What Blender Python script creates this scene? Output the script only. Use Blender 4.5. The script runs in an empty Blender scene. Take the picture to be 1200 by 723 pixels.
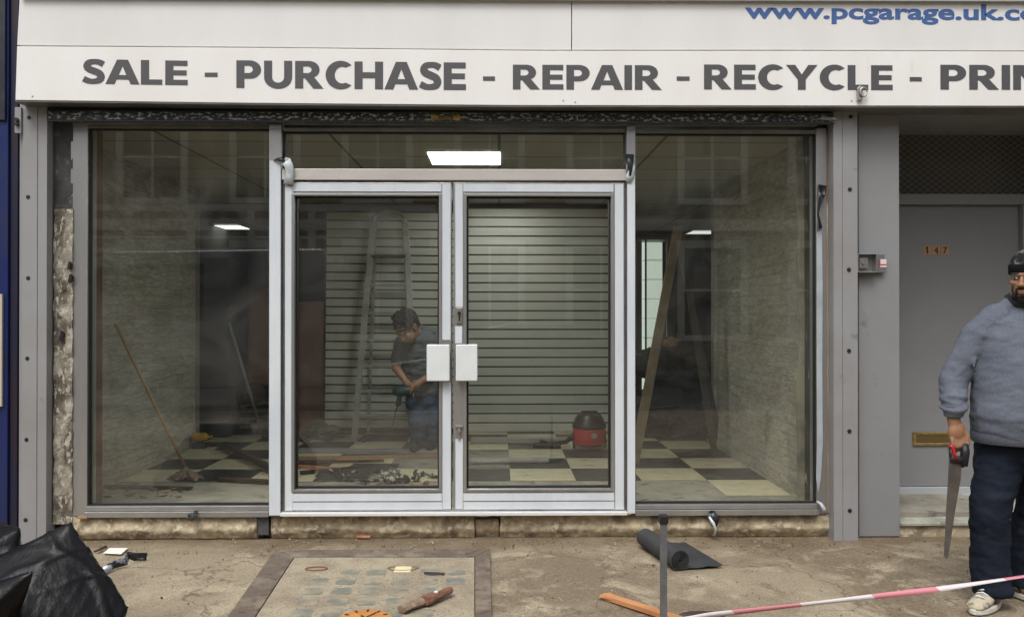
import bpy, bmesh, math, random
from mathutils import Vector, Matrix, noise
R = math.radians
sc = bpy.context.scene
COL = sc.collection

# ------------------------------------------------------------------ camera
CAM = Vector((0.0, -5.74, 1.5)); YAW = R(0.86); PITCH = R(0.26); FPX = 1004.0
cam_d = bpy.data.cameras.new('camera'); cam = bpy.data.objects.new('camera', cam_d); COL.objects.link(cam)
cam.location = CAM; cam.rotation_euler = (R(90)+PITCH, 0, -YAW)
cam_d.sensor_width = 36; cam_d.lens = FPX/1200*36; cam_d.clip_start = 0.05; cam_d.clip_end = 500
sc.camera = cam
CM = cam.rotation_euler.to_matrix()

# ------------------------------------------------------------------ world, sun, exposure
SUN_EL, SUN_AZ = R(58), R(200)      # azimuth clockwise from +y; the sun stands behind the photographer
w = bpy.data.worlds.new('World'); sc.world = w; w.use_nodes = True
nt = w.node_tree; bg = nt.nodes['Background']
sky = nt.nodes.new('ShaderNodeTexSky'); sky.sky_type = 'NISHITA'; sky.sun_disc = False
sky.sun_elevation = SUN_EL; sky.sun_rotation = SUN_AZ; sky.air_density = 1.0; sky.dust_density = 4.0
hs = nt.nodes.new('ShaderNodeHueSaturation'); hs.inputs['Saturation'].default_value = 0.30
nt.links.new(sky.outputs[0], hs.inputs['Color']); nt.links.new(hs.outputs[0], bg.inputs[0])
bg.inputs[1].default_value = 0.15
sd = bpy.data.lights.new('sun', 'SUN'); sd.energy = 0.9; sd.angle = R(25); sd.color = (1.0, 0.98, 0.94)
sun = bpy.data.objects.new('sun', sd); COL.objects.link(sun)
sdir = Vector((math.sin(SUN_AZ)*math.cos(SUN_EL), math.cos(SUN_AZ)*math.cos(SUN_EL), math.sin(SUN_EL)))
sun.rotation_euler = sdir.to_track_quat('Z', 'Y').to_euler(); sun.location = (0, -8, 12)
sc.view_settings.view_transform = 'Standard'; sc.view_settings.look = 'None'
sc.view_settings.gamma = 1; sc.view_settings.use_curve_mapping = False
sc.view_settings.exposure = 0.5
PANEL_E = 20.0
sc.cycles.max_bounces = 8; sc.cycles.transparent_max_bounces = 12; sc.cycles.glossy_bounces = 4
sc.cycles.use_denoising = True; sc.cycles.sample_clamp_indirect = 4
try: sc.cycles.caustics_reflective = False; sc.cycles.caustics_refractive = False
except Exception: pass

# ------------------------------------------------------------------ measuring helpers (photo 1200x723 -> metres)
def ray(px, py): return CM @ Vector(((px-600)/FPX, -(py-361.5)/FPX, -1))
def P(px, py, y):
    r = ray(px, py); return CAM + r*((y-CAM.y)/r.y)
def G(px, py, z=0.0):
    r = ray(px, py); return CAM + r*((z-CAM.z)/r.z)
def X(px, y, py=361): return P(px, py, y).x
def Z(py, y, px=600): return P(px, py, y).z

# ------------------------------------------------------------------ materials
MATS = {}
def lin(c): return c if len(c) == 4 else (*c, 1)
def mat(name, base, rough=.6, metal=0.0, col2=None, vs=3.0, vlo=.4, vhi=.65, bump=0.0, bs=40.0, stretch=(1,1,1),
        col3=None, vs3=25.0, lo3=.58, hi3=.66, rvar=0.0, emit=None, es=0, spec=.5, detail=6, coat=0.0, sheen=0.0, bdist=.01):
    if name in MATS: return MATS[name]
    m = bpy.data.materials.new(name); m.use_nodes = True; n = m.node_tree.nodes; L = m.node_tree.links
    b = n['Principled BSDF']; b.inputs['Base Color'].default_value = lin(base)
    b.inputs['Roughness'].default_value = rough; b.inputs['Metallic'].default_value = metal
    b.inputs['Specular IOR Level'].default_value = spec
    if coat: b.inputs['Coat Weight'].default_value = coat
    if sheen: b.inputs['Sheen Weight'].default_value = sheen
    tc = n.new('ShaderNodeTexCoord'); mp = n.new('ShaderNodeMapping'); L.new(tc.outputs['Object'], mp.inputs[0])
    mp.inputs['Scale'].default_value = stretch
    def ns(scale, det=detail, rgh=.6):
        t = n.new('ShaderNodeTexNoise'); t.inputs['Scale'].default_value = scale; t.inputs['Detail'].default_value = det
        t.inputs['Roughness'].default_value = rgh; L.new(mp.outputs[0], t.inputs['Vector']); return t
    last = None
    if col2:
        t = ns(vs); r = n.new('ShaderNodeMapRange'); r.inputs[1].default_value = vlo; r.inputs[2].default_value = vhi
        L.new(t.outputs[0], r.inputs[0])
        mx = n.new('ShaderNodeMix'); mx.data_type = 'RGBA'; mx.inputs[6].default_value = lin(base); mx.inputs[7].default_value = lin(col2)
        L.new(r.outputs[0], mx.inputs[0]); last = mx.outputs[2]
        if rvar:
            rr = n.new('ShaderNodeMapRange'); rr.inputs[3].default_value = max(rough-rvar, .02); rr.inputs[4].default_value = min(rough+rvar, 1)
            L.new(r.outputs[0], rr.inputs[0]); L.new(rr.outputs[0], b.inputs['Roughness'])
    if col3:
        t = ns(vs3); r = n.new('ShaderNodeMapRange'); r.inputs[1].default_value = lo3; r.inputs[2].default_value = hi3
        L.new(t.outputs[0], r.inputs[0])
        mx = n.new('ShaderNodeMix'); mx.data_type = 'RGBA'; mx.inputs[6].default_value = lin(base); mx.inputs[7].default_value = lin(col3)
        if last: L.new(last, mx.inputs[6])
        L.new(r.outputs[0], mx.inputs[0]); last = mx.outputs[2]
    if last: L.new(last, b.inputs['Base Color'])
    if bump:
        t = ns(bs, 8, .65); bp = n.new('ShaderNodeBump'); bp.inputs['Strength'].default_value = bump; bp.inputs['Distance'].default_value = bdist
        L.new(t.outputs[0], bp.inputs['Height']); L.new(bp.outputs[0], b.inputs['Normal'])
    if emit:
        b.inputs['Emission Color'].default_value = lin(emit); b.inputs['Emission Strength'].default_value = es
    MATS[name] = m; return m

def glass(name, tint, f0=.045, dust=.025, rough=0.0):
    m = bpy.data.materials.new(name); m.use_nodes = True; n = m.node_tree.nodes; L = m.node_tree.links
    n.remove(n['Principled BSDF']); out = n['Material Output']
    lw = n.new('ShaderNodeLayerWeight'); lw.inputs[0].default_value = .5
    pw = n.new('ShaderNodeMath'); pw.operation = 'POWER'; pw.inputs[1].default_value = 5; L.new(lw.outputs['Facing'], pw.inputs[0])
    mr = n.new('ShaderNodeMapRange'); mr.inputs[3].default_value = f0; mr.inputs[4].default_value = 1; L.new(pw.outputs[0], mr.inputs[0])
    tr = n.new('ShaderNodeBsdfTransparent'); tr.inputs[0].default_value = lin(tint)
    gl = n.new('ShaderNodeBsdfGlossy'); gl.inputs['Roughness'].default_value = rough
    mx = n.new('ShaderNodeMixShader'); L.new(mr.outputs[0], mx.inputs[0]); L.new(tr.outputs[0], mx.inputs[1]); L.new(gl.outputs[0], mx.inputs[2])
    # dusty smears that stay on the pane
    tc = n.new('ShaderNodeTexCoord'); t = n.new('ShaderNodeTexNoise'); t.inputs['Scale'].default_value = 2.2; t.inputs['Detail'].default_value = 9
    t.inputs['Distortion'].default_value = 1.2; L.new(tc.outputs['Object'], t.inputs['Vector'])
    r = n.new('ShaderNodeMapRange'); r.inputs[1].default_value = .4; r.inputs[2].default_value = .75; r.inputs[3].default_value = dust*.3; r.inputs[4].default_value = dust*2.2
    L.new(t.outputs[0], r.inputs[0])
    df = n.new('ShaderNodeBsdfDiffuse'); df.inputs[0].default_value = (.5, .5, .46, 1)
    m2 = n.new('ShaderNodeMixShader'); L.new(r.outputs[0], m2.inputs[0]); L.new(mx.outputs[0], m2.inputs[1]); L.new(df.outputs[0], m2.inputs[2])
    L.new(m2.outputs[0], out.inputs[0]); return m

def brick_mat(name, c1, c2, mortar, scale=1.0, bw=.225, bh=.075):
    m = bpy.data.materials.new(name); m.use_nodes = True; n = m.node_tree.nodes; L = m.node_tree.links
    b = n['Principled BSDF']; b.inputs['Roughness'].default_value = .9
    tc = n.new('ShaderNodeTexCoord'); sp = n.new('ShaderNodeSeparateXYZ'); L.new(tc.outputs['Object'], sp.inputs[0])
    ad = n.new('ShaderNodeMath'); ad.operation = 'ADD'; L.new(sp.outputs[0], ad.inputs[0]); L.new(sp.outputs[1], ad.inputs[1])
    cb = n.new('ShaderNodeCombineXYZ'); L.new(ad.outputs[0], cb.inputs[0]); L.new(sp.outputs[2], cb.inputs[1])
    br = n.new('ShaderNodeTexBrick'); br.inputs['Scale'].default_value = scale; br.inputs['Brick Width'].default_value = bw
    br.inputs['Row Height'].default_value = bh; br.inputs['Mortar Size'].default_value = .008
    br.inputs['Color1'].default_value = lin(c1); br.inputs['Color2'].default_value = lin(c2); br.inputs['Mortar'].default_value = lin(mortar)
    L.new(cb.outputs[0], br.inputs['Vector'])
    t = n.new('ShaderNodeTexNoise'); t.inputs['Scale'].default_value = 1.3; t.inputs['Detail'].default_value = 6; L.new(tc.outputs['Object'], t.inputs['Vector'])
    mx = n.new('ShaderNodeMix'); mx.data_type = 'RGBA'; mx.blend_type = 'MULTIPLY'; mx.inputs[0].default_value = .6
    rp = n.new('ShaderNodeMapRange'); rp.inputs[1].default_value = .3; rp.inputs[2].default_value = .7; rp.inputs[3].default_value = .55; rp.inputs[4].default_value = 1.2
    L.new(t.outputs[0], rp.inputs[0]); L.new(br.outputs[0], mx.inputs[6]); L.new(rp.outputs[0], mx.inputs[7]); L.new(mx.outputs[2], b.inputs['Base Color'])
    bp = n.new('ShaderNodeBump'); bp.inputs['Strength'].default_value = .6; bp.inputs['Distance'].default_value = .006; bp.invert = True
    L.new(br.outputs['Fac'], bp.inputs['Height']); L.new(bp.outputs[0], b.inputs['Normal']); return m

# ------------------------------------------------------------------ mesh helpers
def BM(): return bmesh.new()
def box(bm, x0, x1, y0, y1, z0, z1):
    v = [bm.verts.new((x, y, z)) for x in (x0, x1) for y in (y0, y1) for z in (z0, z1)]
    for f in ((0,1,3,2), (4,6,7,5), (0,4,5,1), (2,3,7,6), (0,2,6,4), (1,5,7,3)): bm.faces.new([v[i] for i in f])
    return v
def prism(bm, pts, y0, y1):                 # outline in x,z extruded along y
    a = [bm.verts.new((x, y0, z)) for x, z in pts]; b = [bm.verts.new((x, y1, z)) for x, z in pts]
    bm.faces.new(a); bm.faces.new(b[::-1])
    for i in range(len(pts)): j = (i+1) % len(pts); bm.faces.new((a[j], a[i], b[i], b[j]))
def prism_z(bm, pts, z0, z1):               # outline in x,y extruded along z
    a = [bm.verts.new((x, y, z0)) for x, y in pts]; b = [bm.verts.new((x, y, z1)) for x, y in pts]
    bm.faces.new(a[::-1]); bm.faces.new(b)
    for i in range(len(pts)): j = (i+1) % len(pts); bm.faces.new((a[i], a[j], b[j], b[i]))
def frame_of(d):
    d = d.normalized(); u = Vector((0,0,1)) if abs(d.z) < .9 else Vector((1,0,0)); s = d.cross(u).normalized(); return s, s.cross(d).normalized()
def beam(bm, p0, p1, w, h, up=None):        # rectangular bar between two points
    p0, p1 = Vector(p0), Vector(p1); d = (p1-p0).normalized()
    if up is None: s, u = frame_of(d)
    else: s = d.cross(Vector(up)).normalized(); u = s.cross(d)
    r = []
    for p in (p0, p1): r.append([bm.verts.new(p+s*a*w/2+u*b*h/2) for a, b in ((-1,-1),(1,-1),(1,1),(-1,1))])
    bm.faces.new(r[0][::-1]); bm.faces.new(r[1])
    for i in range(4): j = (i+1) % 4; bm.faces.new((r[0][i], r[0][j], r[1][j], r[1][i]))
def tube(bm, pts, r, n=10, flat=1.0, up=None):
    pts = [Vector(p) for p in pts]; rs = r if isinstance(r, (list, tuple)) else [r]*len(pts); prev = None; rings = []
    s = None
    for i, p in enumerate(pts):
        d = (pts[min(i+1, len(pts)-1)] - pts[max(i-1, 0)]).normalized()
        if s is None:
            s, u = frame_of(d)
            if up is not None: s = d.cross(Vector(up)).normalized(); u = s.cross(d)
        else: s = (s - d*s.dot(d)).normalized(); u = s.cross(d)
        rings.append([bm.verts.new(p + s*math.cos(2*math.pi*k/n)*rs[i] + u*math.sin(2*math.pi*k/n)*rs[i]*flat) for k in range(n)])
    for a, b in zip(rings, rings[1:]):
        for k in range(n): j = (k+1) % n; bm.faces.new((a[k], a[j], b[j], b[k]))
    bm.faces.new(rings[0][::-1]); bm.faces.new(rings[-1])
def lathe(bm, prof, c, n=24, axis='z'):
    c = Vector(c); rings = []
    for r, h in prof:
        ring = []
        for k in range(n):
            a = 2*math.pi*k/n; q = Vector((r*math.cos(a), r*math.sin(a), h))
            if axis == 'y': q = Vector((q.x, h, q.y))
            if axis == 'x': q = Vector((h, q.x, q.y))
            ring.append(bm.verts.new(c+q))
        rings.append(ring)
    for a, b in zip(rings, rings[1:]):
        for k in range(n): j = (k+1) % n; bm.faces.new((a[k], a[j], b[j], b[k]))
    bm.faces.new(rings[0][::-1]); bm.faces.new(rings[-1])
def ball(bm, c, r, seg=20, ring=12, rot=None):
    M = Matrix.Translation(Vector(c)) @ (rot.to_4x4() if rot else Matrix()) @ Matrix.Diagonal((*(r if isinstance(r, (tuple, list)) else (r,r,r)), 1))
    bmesh.ops.create_uvsphere(bm, u_segments=seg, v_segments=ring, radius=1, matrix=M)
def capsule(bm, p0, p1, r0, r1):
    ball(bm, p0, r0, 16, 10); ball(bm, p1, r1, 16, 10); tube(bm, [p0, p1], [r0, r1], 16)
def loft(bm, rings, n=28):                   # rings: (centre, rx, ry[, tilt]) closed
    out = []
    for rg in rings:
        c, rx, ry = Vector(rg[0]), rg[1], rg[2]; rot = rg[3] if len(rg) > 3 else Matrix.Identity(3)
        out.append([bm.verts.new(c + rot @ Vector((rx*math.cos(2*math.pi*k/n), ry*math.sin(2*math.pi*k/n), 0))) for k in range(n)])
    for a, b in zip(out, out[1:]):
        for k in range(n): j = (k+1) % n; bm.faces.new((a[k], a[j], b[j], b[k]))
    bm.faces.new(out[0][::-1]); bm.faces.new(out[-1])

def obj(name, bm, m, parent=None, bevel=0, smooth=False, keep=False, label=None):
    bmesh.ops.recalc_face_normals(bm, faces=bm.faces)
    me = bpy.data.meshes.new(name); bm.to_mesh(me); bm.free()
    return obj_me(name, me, m, parent, bevel, smooth, keep, label)
def obj_me(name, me, m, parent=None, bevel=0, smooth=False, keep=False, label=None):
    o = bpy.data.objects.new(name, me); COL.objects.link(o)
    if m: me.materials.clear(); me.materials.append(m)
    if parent is None and not keep and len(me.vertices):
        xs = [v.co for v in me.vertices]; lo = Vector([min(c[i] for c in xs) for i in range(3)]); hi = Vector([max(c[i] for c in xs) for i in range(3)])
        b = Vector(((lo.x+hi.x)/2, (lo.y+hi.y)/2, lo.z)); me.transform(Matrix.Translation(-b)); o.location = b
    if parent is not None: adopt(o, parent)
    if smooth:
        me.polygons.foreach_set('use_smooth', [True]*len(me.polygons))
        if smooth != 'all':
            try: me.set_sharp_from_angle(angle=R(40))
            except Exception: pass
    if bevel:
        md = o.modifiers.new('bevel', 'BEVEL'); md.width = bevel; md.segments = 2; md.limit_method = 'ANGLE'; md.angle_limit = R(40)
    if label: o['label'] = label
    return o
def world_of(o):
    m = Matrix.LocRotScale(o.location, o.rotation_euler, o.scale)
    return (world_of(o.parent) @ o.matrix_parent_inverse @ m) if o.parent else m
def adopt(o, parent): o.parent = parent; o.matrix_parent_inverse = world_of(parent).inverted()
def tag(o, label=None, cat=None, group=None, kind=None):
    for k, v in (('label', label), ('category', cat), ('group', group), ('kind', kind)):
        if v: o[k] = v
    return o
def thing(name, loc, label, cat, group=None):
    o = bpy.data.objects.new(name, None); COL.objects.link(o); o.location = loc; o.empty_display_size = .1
    return tag(o, label, cat, group)
def dup(root, loc, rz=None, label=None):
    r = root.copy(); COL.objects.link(r); r.location = loc
    if rz is not None: r.rotation_euler.z = rz
    if label: r['label'] = label
    def rec(a, b):
        for ch in list(a.children):
            c = ch.copy(); COL.objects.link(c); c.parent = b; rec(ch, c)
    rec(root, r); return r
def blob(name, bm, m, parent=None, voxel=.006, smooth=6, disp=0, dscale=.08, keep=False, label=None, disp2=0, d2s=.02):
    bmesh.ops.recalc_face_normals(bm, faces=bm.faces)
    me = bpy.data.meshes.new('t'); bm.to_mesh(me); bm.free()
    t = bpy.data.objects.new('t', me); COL.objects.link(t)
    md = t.modifiers.new('r', 'REMESH'); md.mode = 'VOXEL'; md.voxel_size = voxel; md.adaptivity = 0
    if smooth: s = t.modifiers.new('s', 'SMOOTH'); s.iterations = smooth; s.factor = .5
    dg = bpy.context.evaluated_depsgraph_get(); dg.update()
    me2 = bpy.data.meshes.new_from_object(t.evaluated_get(dg)); me2.name = name
    bpy.data.objects.remove(t)
    if disp or disp2:
        nrm = [v.normal.copy() for v in me2.vertices]
        for v, nn in zip(me2.vertices, nrm):
            c = v.co
            if disp: v.co = c + nn*disp*(noise.fractal(Vector((c.x, c.y, c.z*1.9))/dscale, .8, 2, 3))
            if disp2: v.co += nn*disp2*noise.noise(c/d2s)
    return obj_me(name, me2, m, parent, smooth='all', keep=keep, label=label)

def text_mesh(s, x0, x1, z0, z1, y, depth=.004, bold=.0, capfit=True, skew=0.0):
    """lettering s fitted into x0..x1 with cap height z0..z1, standing on plane y facing -y"""
    cu = bpy.data.curves.new('t', 'FONT'); cu.body = s; cu.size = 1; cu.offset = bold; cu.resolution_u = 6
    t = bpy.data.objects.new('t', cu); COL.objects.link(t)
    dg = bpy.context.evaluated_depsgraph_get(); dg.update()
    me = bpy.data.meshes.new_from_object(t.evaluated_get(dg)); bpy.data.objects.remove(t)
    xs = [v.co.x for v in me.vertices]; ys = [v.co.y for v in me.vertices]
    lo, hi = min(xs), max(xs); b0 = -bold if capfit else min(ys); b1 = (0.729+bold) if capfit else max(ys)
    bm = bmesh.new(); bm.from_mesh(me)
    for v in bm.verts:
        u = (v.co.x-lo)/(hi-lo); q = (v.co.y-b0)/(b1-b0)
        v.co = Vector((x0+u*(x1-x0), y, z0+q*(z1-z0)+skew*u))
    for f in bm.faces: f.smooth = False
    g = bmesh.ops.extrude_face_region(bm, geom=bm.faces[:])
    for f in bm.faces: f.smooth = False
    bmesh.ops.translate(bm, vec=(0, -depth, 0), verts=[e for e in g['geom'] if isinstance(e, bmesh.types.BMVert)])
    return bm

# ---- bold wide capitals, drawn as outlines (units of the cap height)
def arc(cx, cy, rx, ry, a0, a1, n=14): return [(cx+rx*math.cos(R(a0+(a1-a0)*i/n)), cy+ry*math.sin(R(a0+(a1-a0)*i/n))) for i in range(n+1)]
def s_outline():
    c = [(.79,.80),(.62,.885),(.43,.905),(.25,.865),(.165,.73),(.23,.61),(.42,.525),(.62,.43),(.70,.28),(.62,.145),(.43,.095),(.23,.11),(.03,.20)]
    pts = []
    for i in range(len(c)-1):
        p0, p1, p2, p3 = c[max(i-1,0)], c[i], c[i+1], c[min(i+2,len(c)-1)]
        for k in range(6):
            t = k/6; pts.append(tuple(.5*((2*p1[j])+(-p0[j]+p2[j])*t+(2*p0[j]-5*p1[j]+4*p2[j]-p3[j])*t*t+(-p0[j]+3*p1[j]-3*p2[j]+p3[j])*t**3) for j in (0,1)))
    pts.append(c[-1]); l, r = [], []; n = len(pts)
    for i, p in enumerate(pts):
        a, b = pts[max(i-1,0)], pts[min(i+1,n-1)]; d = (b[0]-a[0], b[1]-a[1]); m = math.hypot(*d) or 1
        vert = abs(d[1]/m); w = (.104+.035*vert + .022*math.exp(-((i/n-.5)/.14)**2))
        l.append((p[0]-d[1]/m*w, p[1]+d[0]/m*w)); r.append((p[0]+d[1]/m*w, p[1]-d[0]/m*w))
    return l + r[::-1]
V, T = .31, .21
GL = {
 'I': (V, [[(0,0),(V,0),(V,1),(0,1)]]),
 'L': (.82, [[(0,0),(.82,0),(.82,T),(V,T),(V,1),(0,1)]]),
 'E': (.86, [[(0,0),(.86,0),(.86,T),(V,T),(V,.40),(.82,.40),(.82,.60),(V,.60),(V,1-T),(.85,1-T),(.85,1),(0,1)]]),
 'H': (1.10, [[(0,0),(V,0),(V,.40),(1.10-V,.40),(1.10-V,0),(1.10,0),(1.10,1),(1.10-V,1),(1.10-V,.61),(V,.61),(V,1),(0,1)]]),
 'T': (.98, [[(.335,0),(.645,0),(.645,1-T),(.98,1-T),(.98,1),(0,1),(0,1-T),(.335,1-T)]]),
 'N': (1.14, [[(0,0),(.285,0),(.285,.60),(.76,0),(1.14,0),(1.14,1),(.855,1),(.855,.40),(.38,1),(0,1)]]),
 'A': (1.30, [[(0,0),(.34,0),(.42,.19),(.88,.19),(.96,0),(1.30,0),(.86,1),(.44,1)], [(.50,.37),(.80,.37),(.65,.745)]]),
 'Y': (1.24, [[(.465,0),(.775,0),(.775,.41),(1.24,1),(.88,1),(.62,.61),(.36,1),(0,1),(.465,.41)]]),
 'P': (.95, [[(0,0),(V,0),(V,.34)] + arc(.52,.67,.43,.33,-90,90) + [(0,1)], [(V,.54)] + arc(.48,.675,.155,.135,-90,90) + [(V,.81)]]),
 'R': (1.08, [[(0,0),(V,0),(V,.37),(.38,.37),(.70,0),(1.09,0),(.72,.43)] + arc(.54,.69,.40,.31,-50,90) + [(0,1)], [(V,.56)] + arc(.48,.685,.155,.125,-90,90) + [(V,.81)]]),
 'U': (1.08, [[(0,1)] + arc(.54,.40,.54,.42,180,360) + [(1.08,1),(1.08-V,1)] + arc(.54,.40,.54-V,.20,360,180) + [(V,1)]]),
 'C': (.98, [arc(.56,.5,.58,.52,45,315,26) + arc(.62,.5,.29,.305,-64,-296,26)]),
 'S': (.82, [s_outline()]),
}
def glyph_word(word, x0, x1, z0, z1, y, depth, skew=0.0, gap=.115):
    cu = bpy.data.curves.new('t', 'CURVE'); cu.dimensions = '2D'; cu.fill_mode = 'BOTH'; adv = 0
    for i, ch in enumerate(word):
        w_, outs = GL[ch]; kern = -.06 if ch == 'A' or (i and word[i-1] == 'A') else 0
        adv += kern if i else 0
        for o in outs:
            sp = cu.splines.new('POLY'); sp.points.add(len(o)-1); sp.use_cyclic_u = True
            for q, (px, py) in zip(sp.points, o): q.co = (px+adv, py, 0, 1)
        adv += w_ + gap
    adv -= gap
    t = bpy.data.objects.new('t', cu); COL.objects.link(t); dg = bpy.context.evaluated_depsgraph_get(); dg.update()
    me = bpy.data.meshes.new_from_object(t.evaluated_get(dg)); bpy.data.objects.remove(t)
    bm = bmesh.new(); bm.from_mesh(me); bmesh.ops.remove_doubles(bm, verts=bm.verts, dist=1e-5)
    for v in bm.verts:
        u = v.co.x/adv; v.co = Vector((x0+u*(x1-x0), y, z0+v.co.y*(z1-z0)+skew*u))
    g = bmesh.ops.extrude_face_region(bm, geom=bm.faces[:])
    for f in bm.faces: f.smooth = False
    bmesh.ops.translate(bm, vec=(0, -depth, 0), verts=[e for e in g['geom'] if isinstance(e, bmesh.types.BMVert)])
    return bm
# ================================================================== shared materials
m_alu = mat('mill_aluminium', (.46,.46,.45), .38, .75, col2=(.36,.35,.34), vs=6, bump=.05, bs=150, rvar=.08, stretch=(1,1,.2))
m_film = mat('protective_film', (.66,.70,.74), .32, 0, col2=(.58,.63,.67), vs=5, bump=.08, bs=30, stretch=(1,1,.3))
m_darkalu = mat('weathered_aluminium', (.17,.17,.165), .45, .5, col2=(.25,.245,.23), vs=5, bump=.1, bs=60)
m_grey = mat('grey_powder_coat', (.30,.30,.305), .48, 0, col2=(.255,.250,.245), vs=2.0, bump=.05, bs=220, rvar=.1, col3=(.17,.16,.145), vs3=7, lo3=.64, hi3=.72)
m_grey2 = mat('grey_gloss_paint', (.265,.268,.275), .4, 0, col2=(.235,.236,.238), vs=1.6, bump=.06, bs=25, rvar=.12, col3=(.17,.165,.15), vs3=6, lo3=.64, hi3=.73)
m_doorgrey = mat('grey_door_paint', (.24,.243,.25), .5, 0, col2=(.215,.217,.22), vs=1.4, bump=.06, bs=30, rvar=.1)
m_sign = mat('white_composite_panel', (.82,.81,.785), .35, 0, col2=(.77,.755,.72), vs=1.6, rvar=.08, stretch=(1.6,1,.35), col3=(.68,.65,.58), vs3=9, lo3=.66, hi3=.8)
m_sign2 = mat('off_white_panel', (.74,.73,.71), .4, 0, col2=(.69,.68,.655), vs=1.4, rvar=.08, stretch=(1.6,1,.35))
m_txt = mat('charcoal_vinyl', (.075,.073,.078), .5)
m_blue = mat('blue_vinyl', (.045,.11,.30), .5)
m_black = mat('black_rubber', (.012,.012,.013), .5)
m_blackhole = mat('dark_bolt', (.01,.01,.01), .6)
m_glass = glass('window_glass', (.965,.968,.95), .062, .02)
m_wood = mat('raw_timber', (.42,.25,.13), .75, 0, col2=(.30,.17,.085), vs=6, stretch=(.3,1,1), bump=.2, bs=60)
m_oldwood = mat('dark_old_timber', (.10,.055,.035), .8, 0, col2=(.05,.03,.02), vs=8, bump=.3, bs=50)
m_white = mat('white_gloss', (.7,.72,.73), .35)
m_render = mat('old_cement', (.47,.39,.26), .92, 0, col2=(.24,.19,.13), vs=8, vlo=.45, vhi=.62, bump=.9, bs=45, col3=(.58,.51,.37), vs3=22, lo3=.52, hi3=.62, bdist=.008)
m_rough = mat('exposed_plaster_and_brick', (.34,.31,.25), .95, 0, col2=(.12,.10,.075), vs=11, vlo=.42, vhi=.58, bump=1, bs=28, col3=(.46,.43,.36), vs3=38, lo3=.54, hi3=.58, stretch=(1,1,.5), bdist=.015)

# ================================================================== ground
def pavement_mat():
    m = bpy.data.materials.new('stained_concrete'); m.use_nodes = True; n = m.node_tree.nodes; L = m.node_tree.links
    b = n['Principled BSDF']; tc = n.new('ShaderNodeTexCoord')
    def ns(s, d=8, r=.6, dist=0):
        t = n.new('ShaderNodeTexNoise'); t.inputs['Scale'].default_value = s; t.inputs['Detail'].default_value = d; t.inputs['Roughness'].default_value = r
        t.inputs['Distortion'].default_value = dist; L.new(tc.outputs['Object'], t.inputs['Vector']); return t.outputs[0]
    def mr(s, a, c, lo=0, hi=1):
        r = n.new('ShaderNodeMapRange'); r.inputs[1].default_value = a; r.inputs[2].default_value = c; r.inputs[3].default_value = lo; r.inputs[4].default_value = hi
        L.new(s, r.inputs[0]); return r.outputs[0]
    def mix(f, a, c, mode='MIX'):
        x = n.new('ShaderNodeMix'); x.data_type = 'RGBA'; x.blend_type = mode; L.new(f, x.inputs[0])
        if isinstance(a, tuple): x.inputs[6].default_value = lin(a)
        else: L.new(a, x.inputs[6])
        if isinstance(c, tuple): x.inputs[7].default_value = lin(c)
        else: L.new(c, x.inputs[7])
        return x.outputs[2]
    c = mix(mr(ns(.75, 6, .62, .8), .42, .56), (.315,.258,.175), (.165,.12,.074))       # big stains
    c = mix(mr(ns(2.3, 8, .65, 1.0), .52, .64), c, (.41,.345,.24))                  # pale worn patches
    c = mix(mr(ns(3.7, 8, .7, .4), .56, .68, 0, .75), c, (.10,.064,.034))            # brown blotches
    c = mix(mr(ns(45, 6, .7), .44, .60, 0, .35), c, (.34,.29,.22))                    # grain
    c = mix(mr(ns(110, 4, .7), .53, .60, 0, .7), c, (.085,.065,.045))                # dark grit
    v = n.new('ShaderNodeTexVoronoi'); v.inputs['Scale'].default_value = 16; L.new(tc.outputs['Object'], v.inputs['Vector'])
    c = mix(mr(v.outputs['Distance'], .045, .085, .8, 0), c, (.50,.46,.38))           # pale chips
    vo = n.new('ShaderNodeTexVoronoi'); vo.feature = 'DISTANCE_TO_EDGE'; vo.inputs['Scale'].default_value = .9
    dn = n.new('ShaderNodeTexNoise'); dn.inputs['Scale'].default_value = 4; dn.inputs['Detail'].default_value = 8; L.new(tc.outputs['Object'], dn.inputs['Vector'])
    vm = n.new('ShaderNodeMix'); vm.data_type = 'RGBA'; vm.blend_type = 'LINEAR_LIGHT'; vm.inputs[0].default_value = .22; L.new(tc.outputs['Object'], vm.inputs[6]); L.new(dn.outputs['Color'], vm.inputs[7]); L.new(vm.outputs[2], vo.inputs['Vector'])
    c = mix(mr(vo.outputs['Distance'], .002, .010, .55, 0), c, (.07,.05,.03))
    # dirt and damp gathered along the foot of the step
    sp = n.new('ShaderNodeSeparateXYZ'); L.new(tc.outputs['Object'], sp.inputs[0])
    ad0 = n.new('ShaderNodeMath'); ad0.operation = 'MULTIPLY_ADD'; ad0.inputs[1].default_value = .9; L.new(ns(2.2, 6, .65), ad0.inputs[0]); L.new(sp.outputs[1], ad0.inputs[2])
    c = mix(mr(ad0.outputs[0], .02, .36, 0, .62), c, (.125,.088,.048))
    L.new(c, b.inputs['Base Color'])
    L.new(mr(ns(1.5), .35, .65, .62, .95), b.inputs['Roughness'])
    bp = n.new('ShaderNodeBump'); bp.inputs['Strength'].default_value = .55; bp.inputs['Distance'].default_value = .006
    ad = n.new('ShaderNodeMath'); ad.operation = 'ADD'; L.new(ns(60, 8, .75), ad.inputs[0]); L.new(ns(9, 5), ad.inputs[1]); L.new(ad.outputs[0], bp.inputs['Height']); L.new(bp.outputs[0], b.inputs['Normal'])
    return m
m_pave = pavement_mat()
b = BM(); box(b, -60, 60, -60, 60, -.5, -.3); tag(obj('ground', b, mat('soil', (.12,.1,.08), .95), keep=True), kind='structure')
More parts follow.
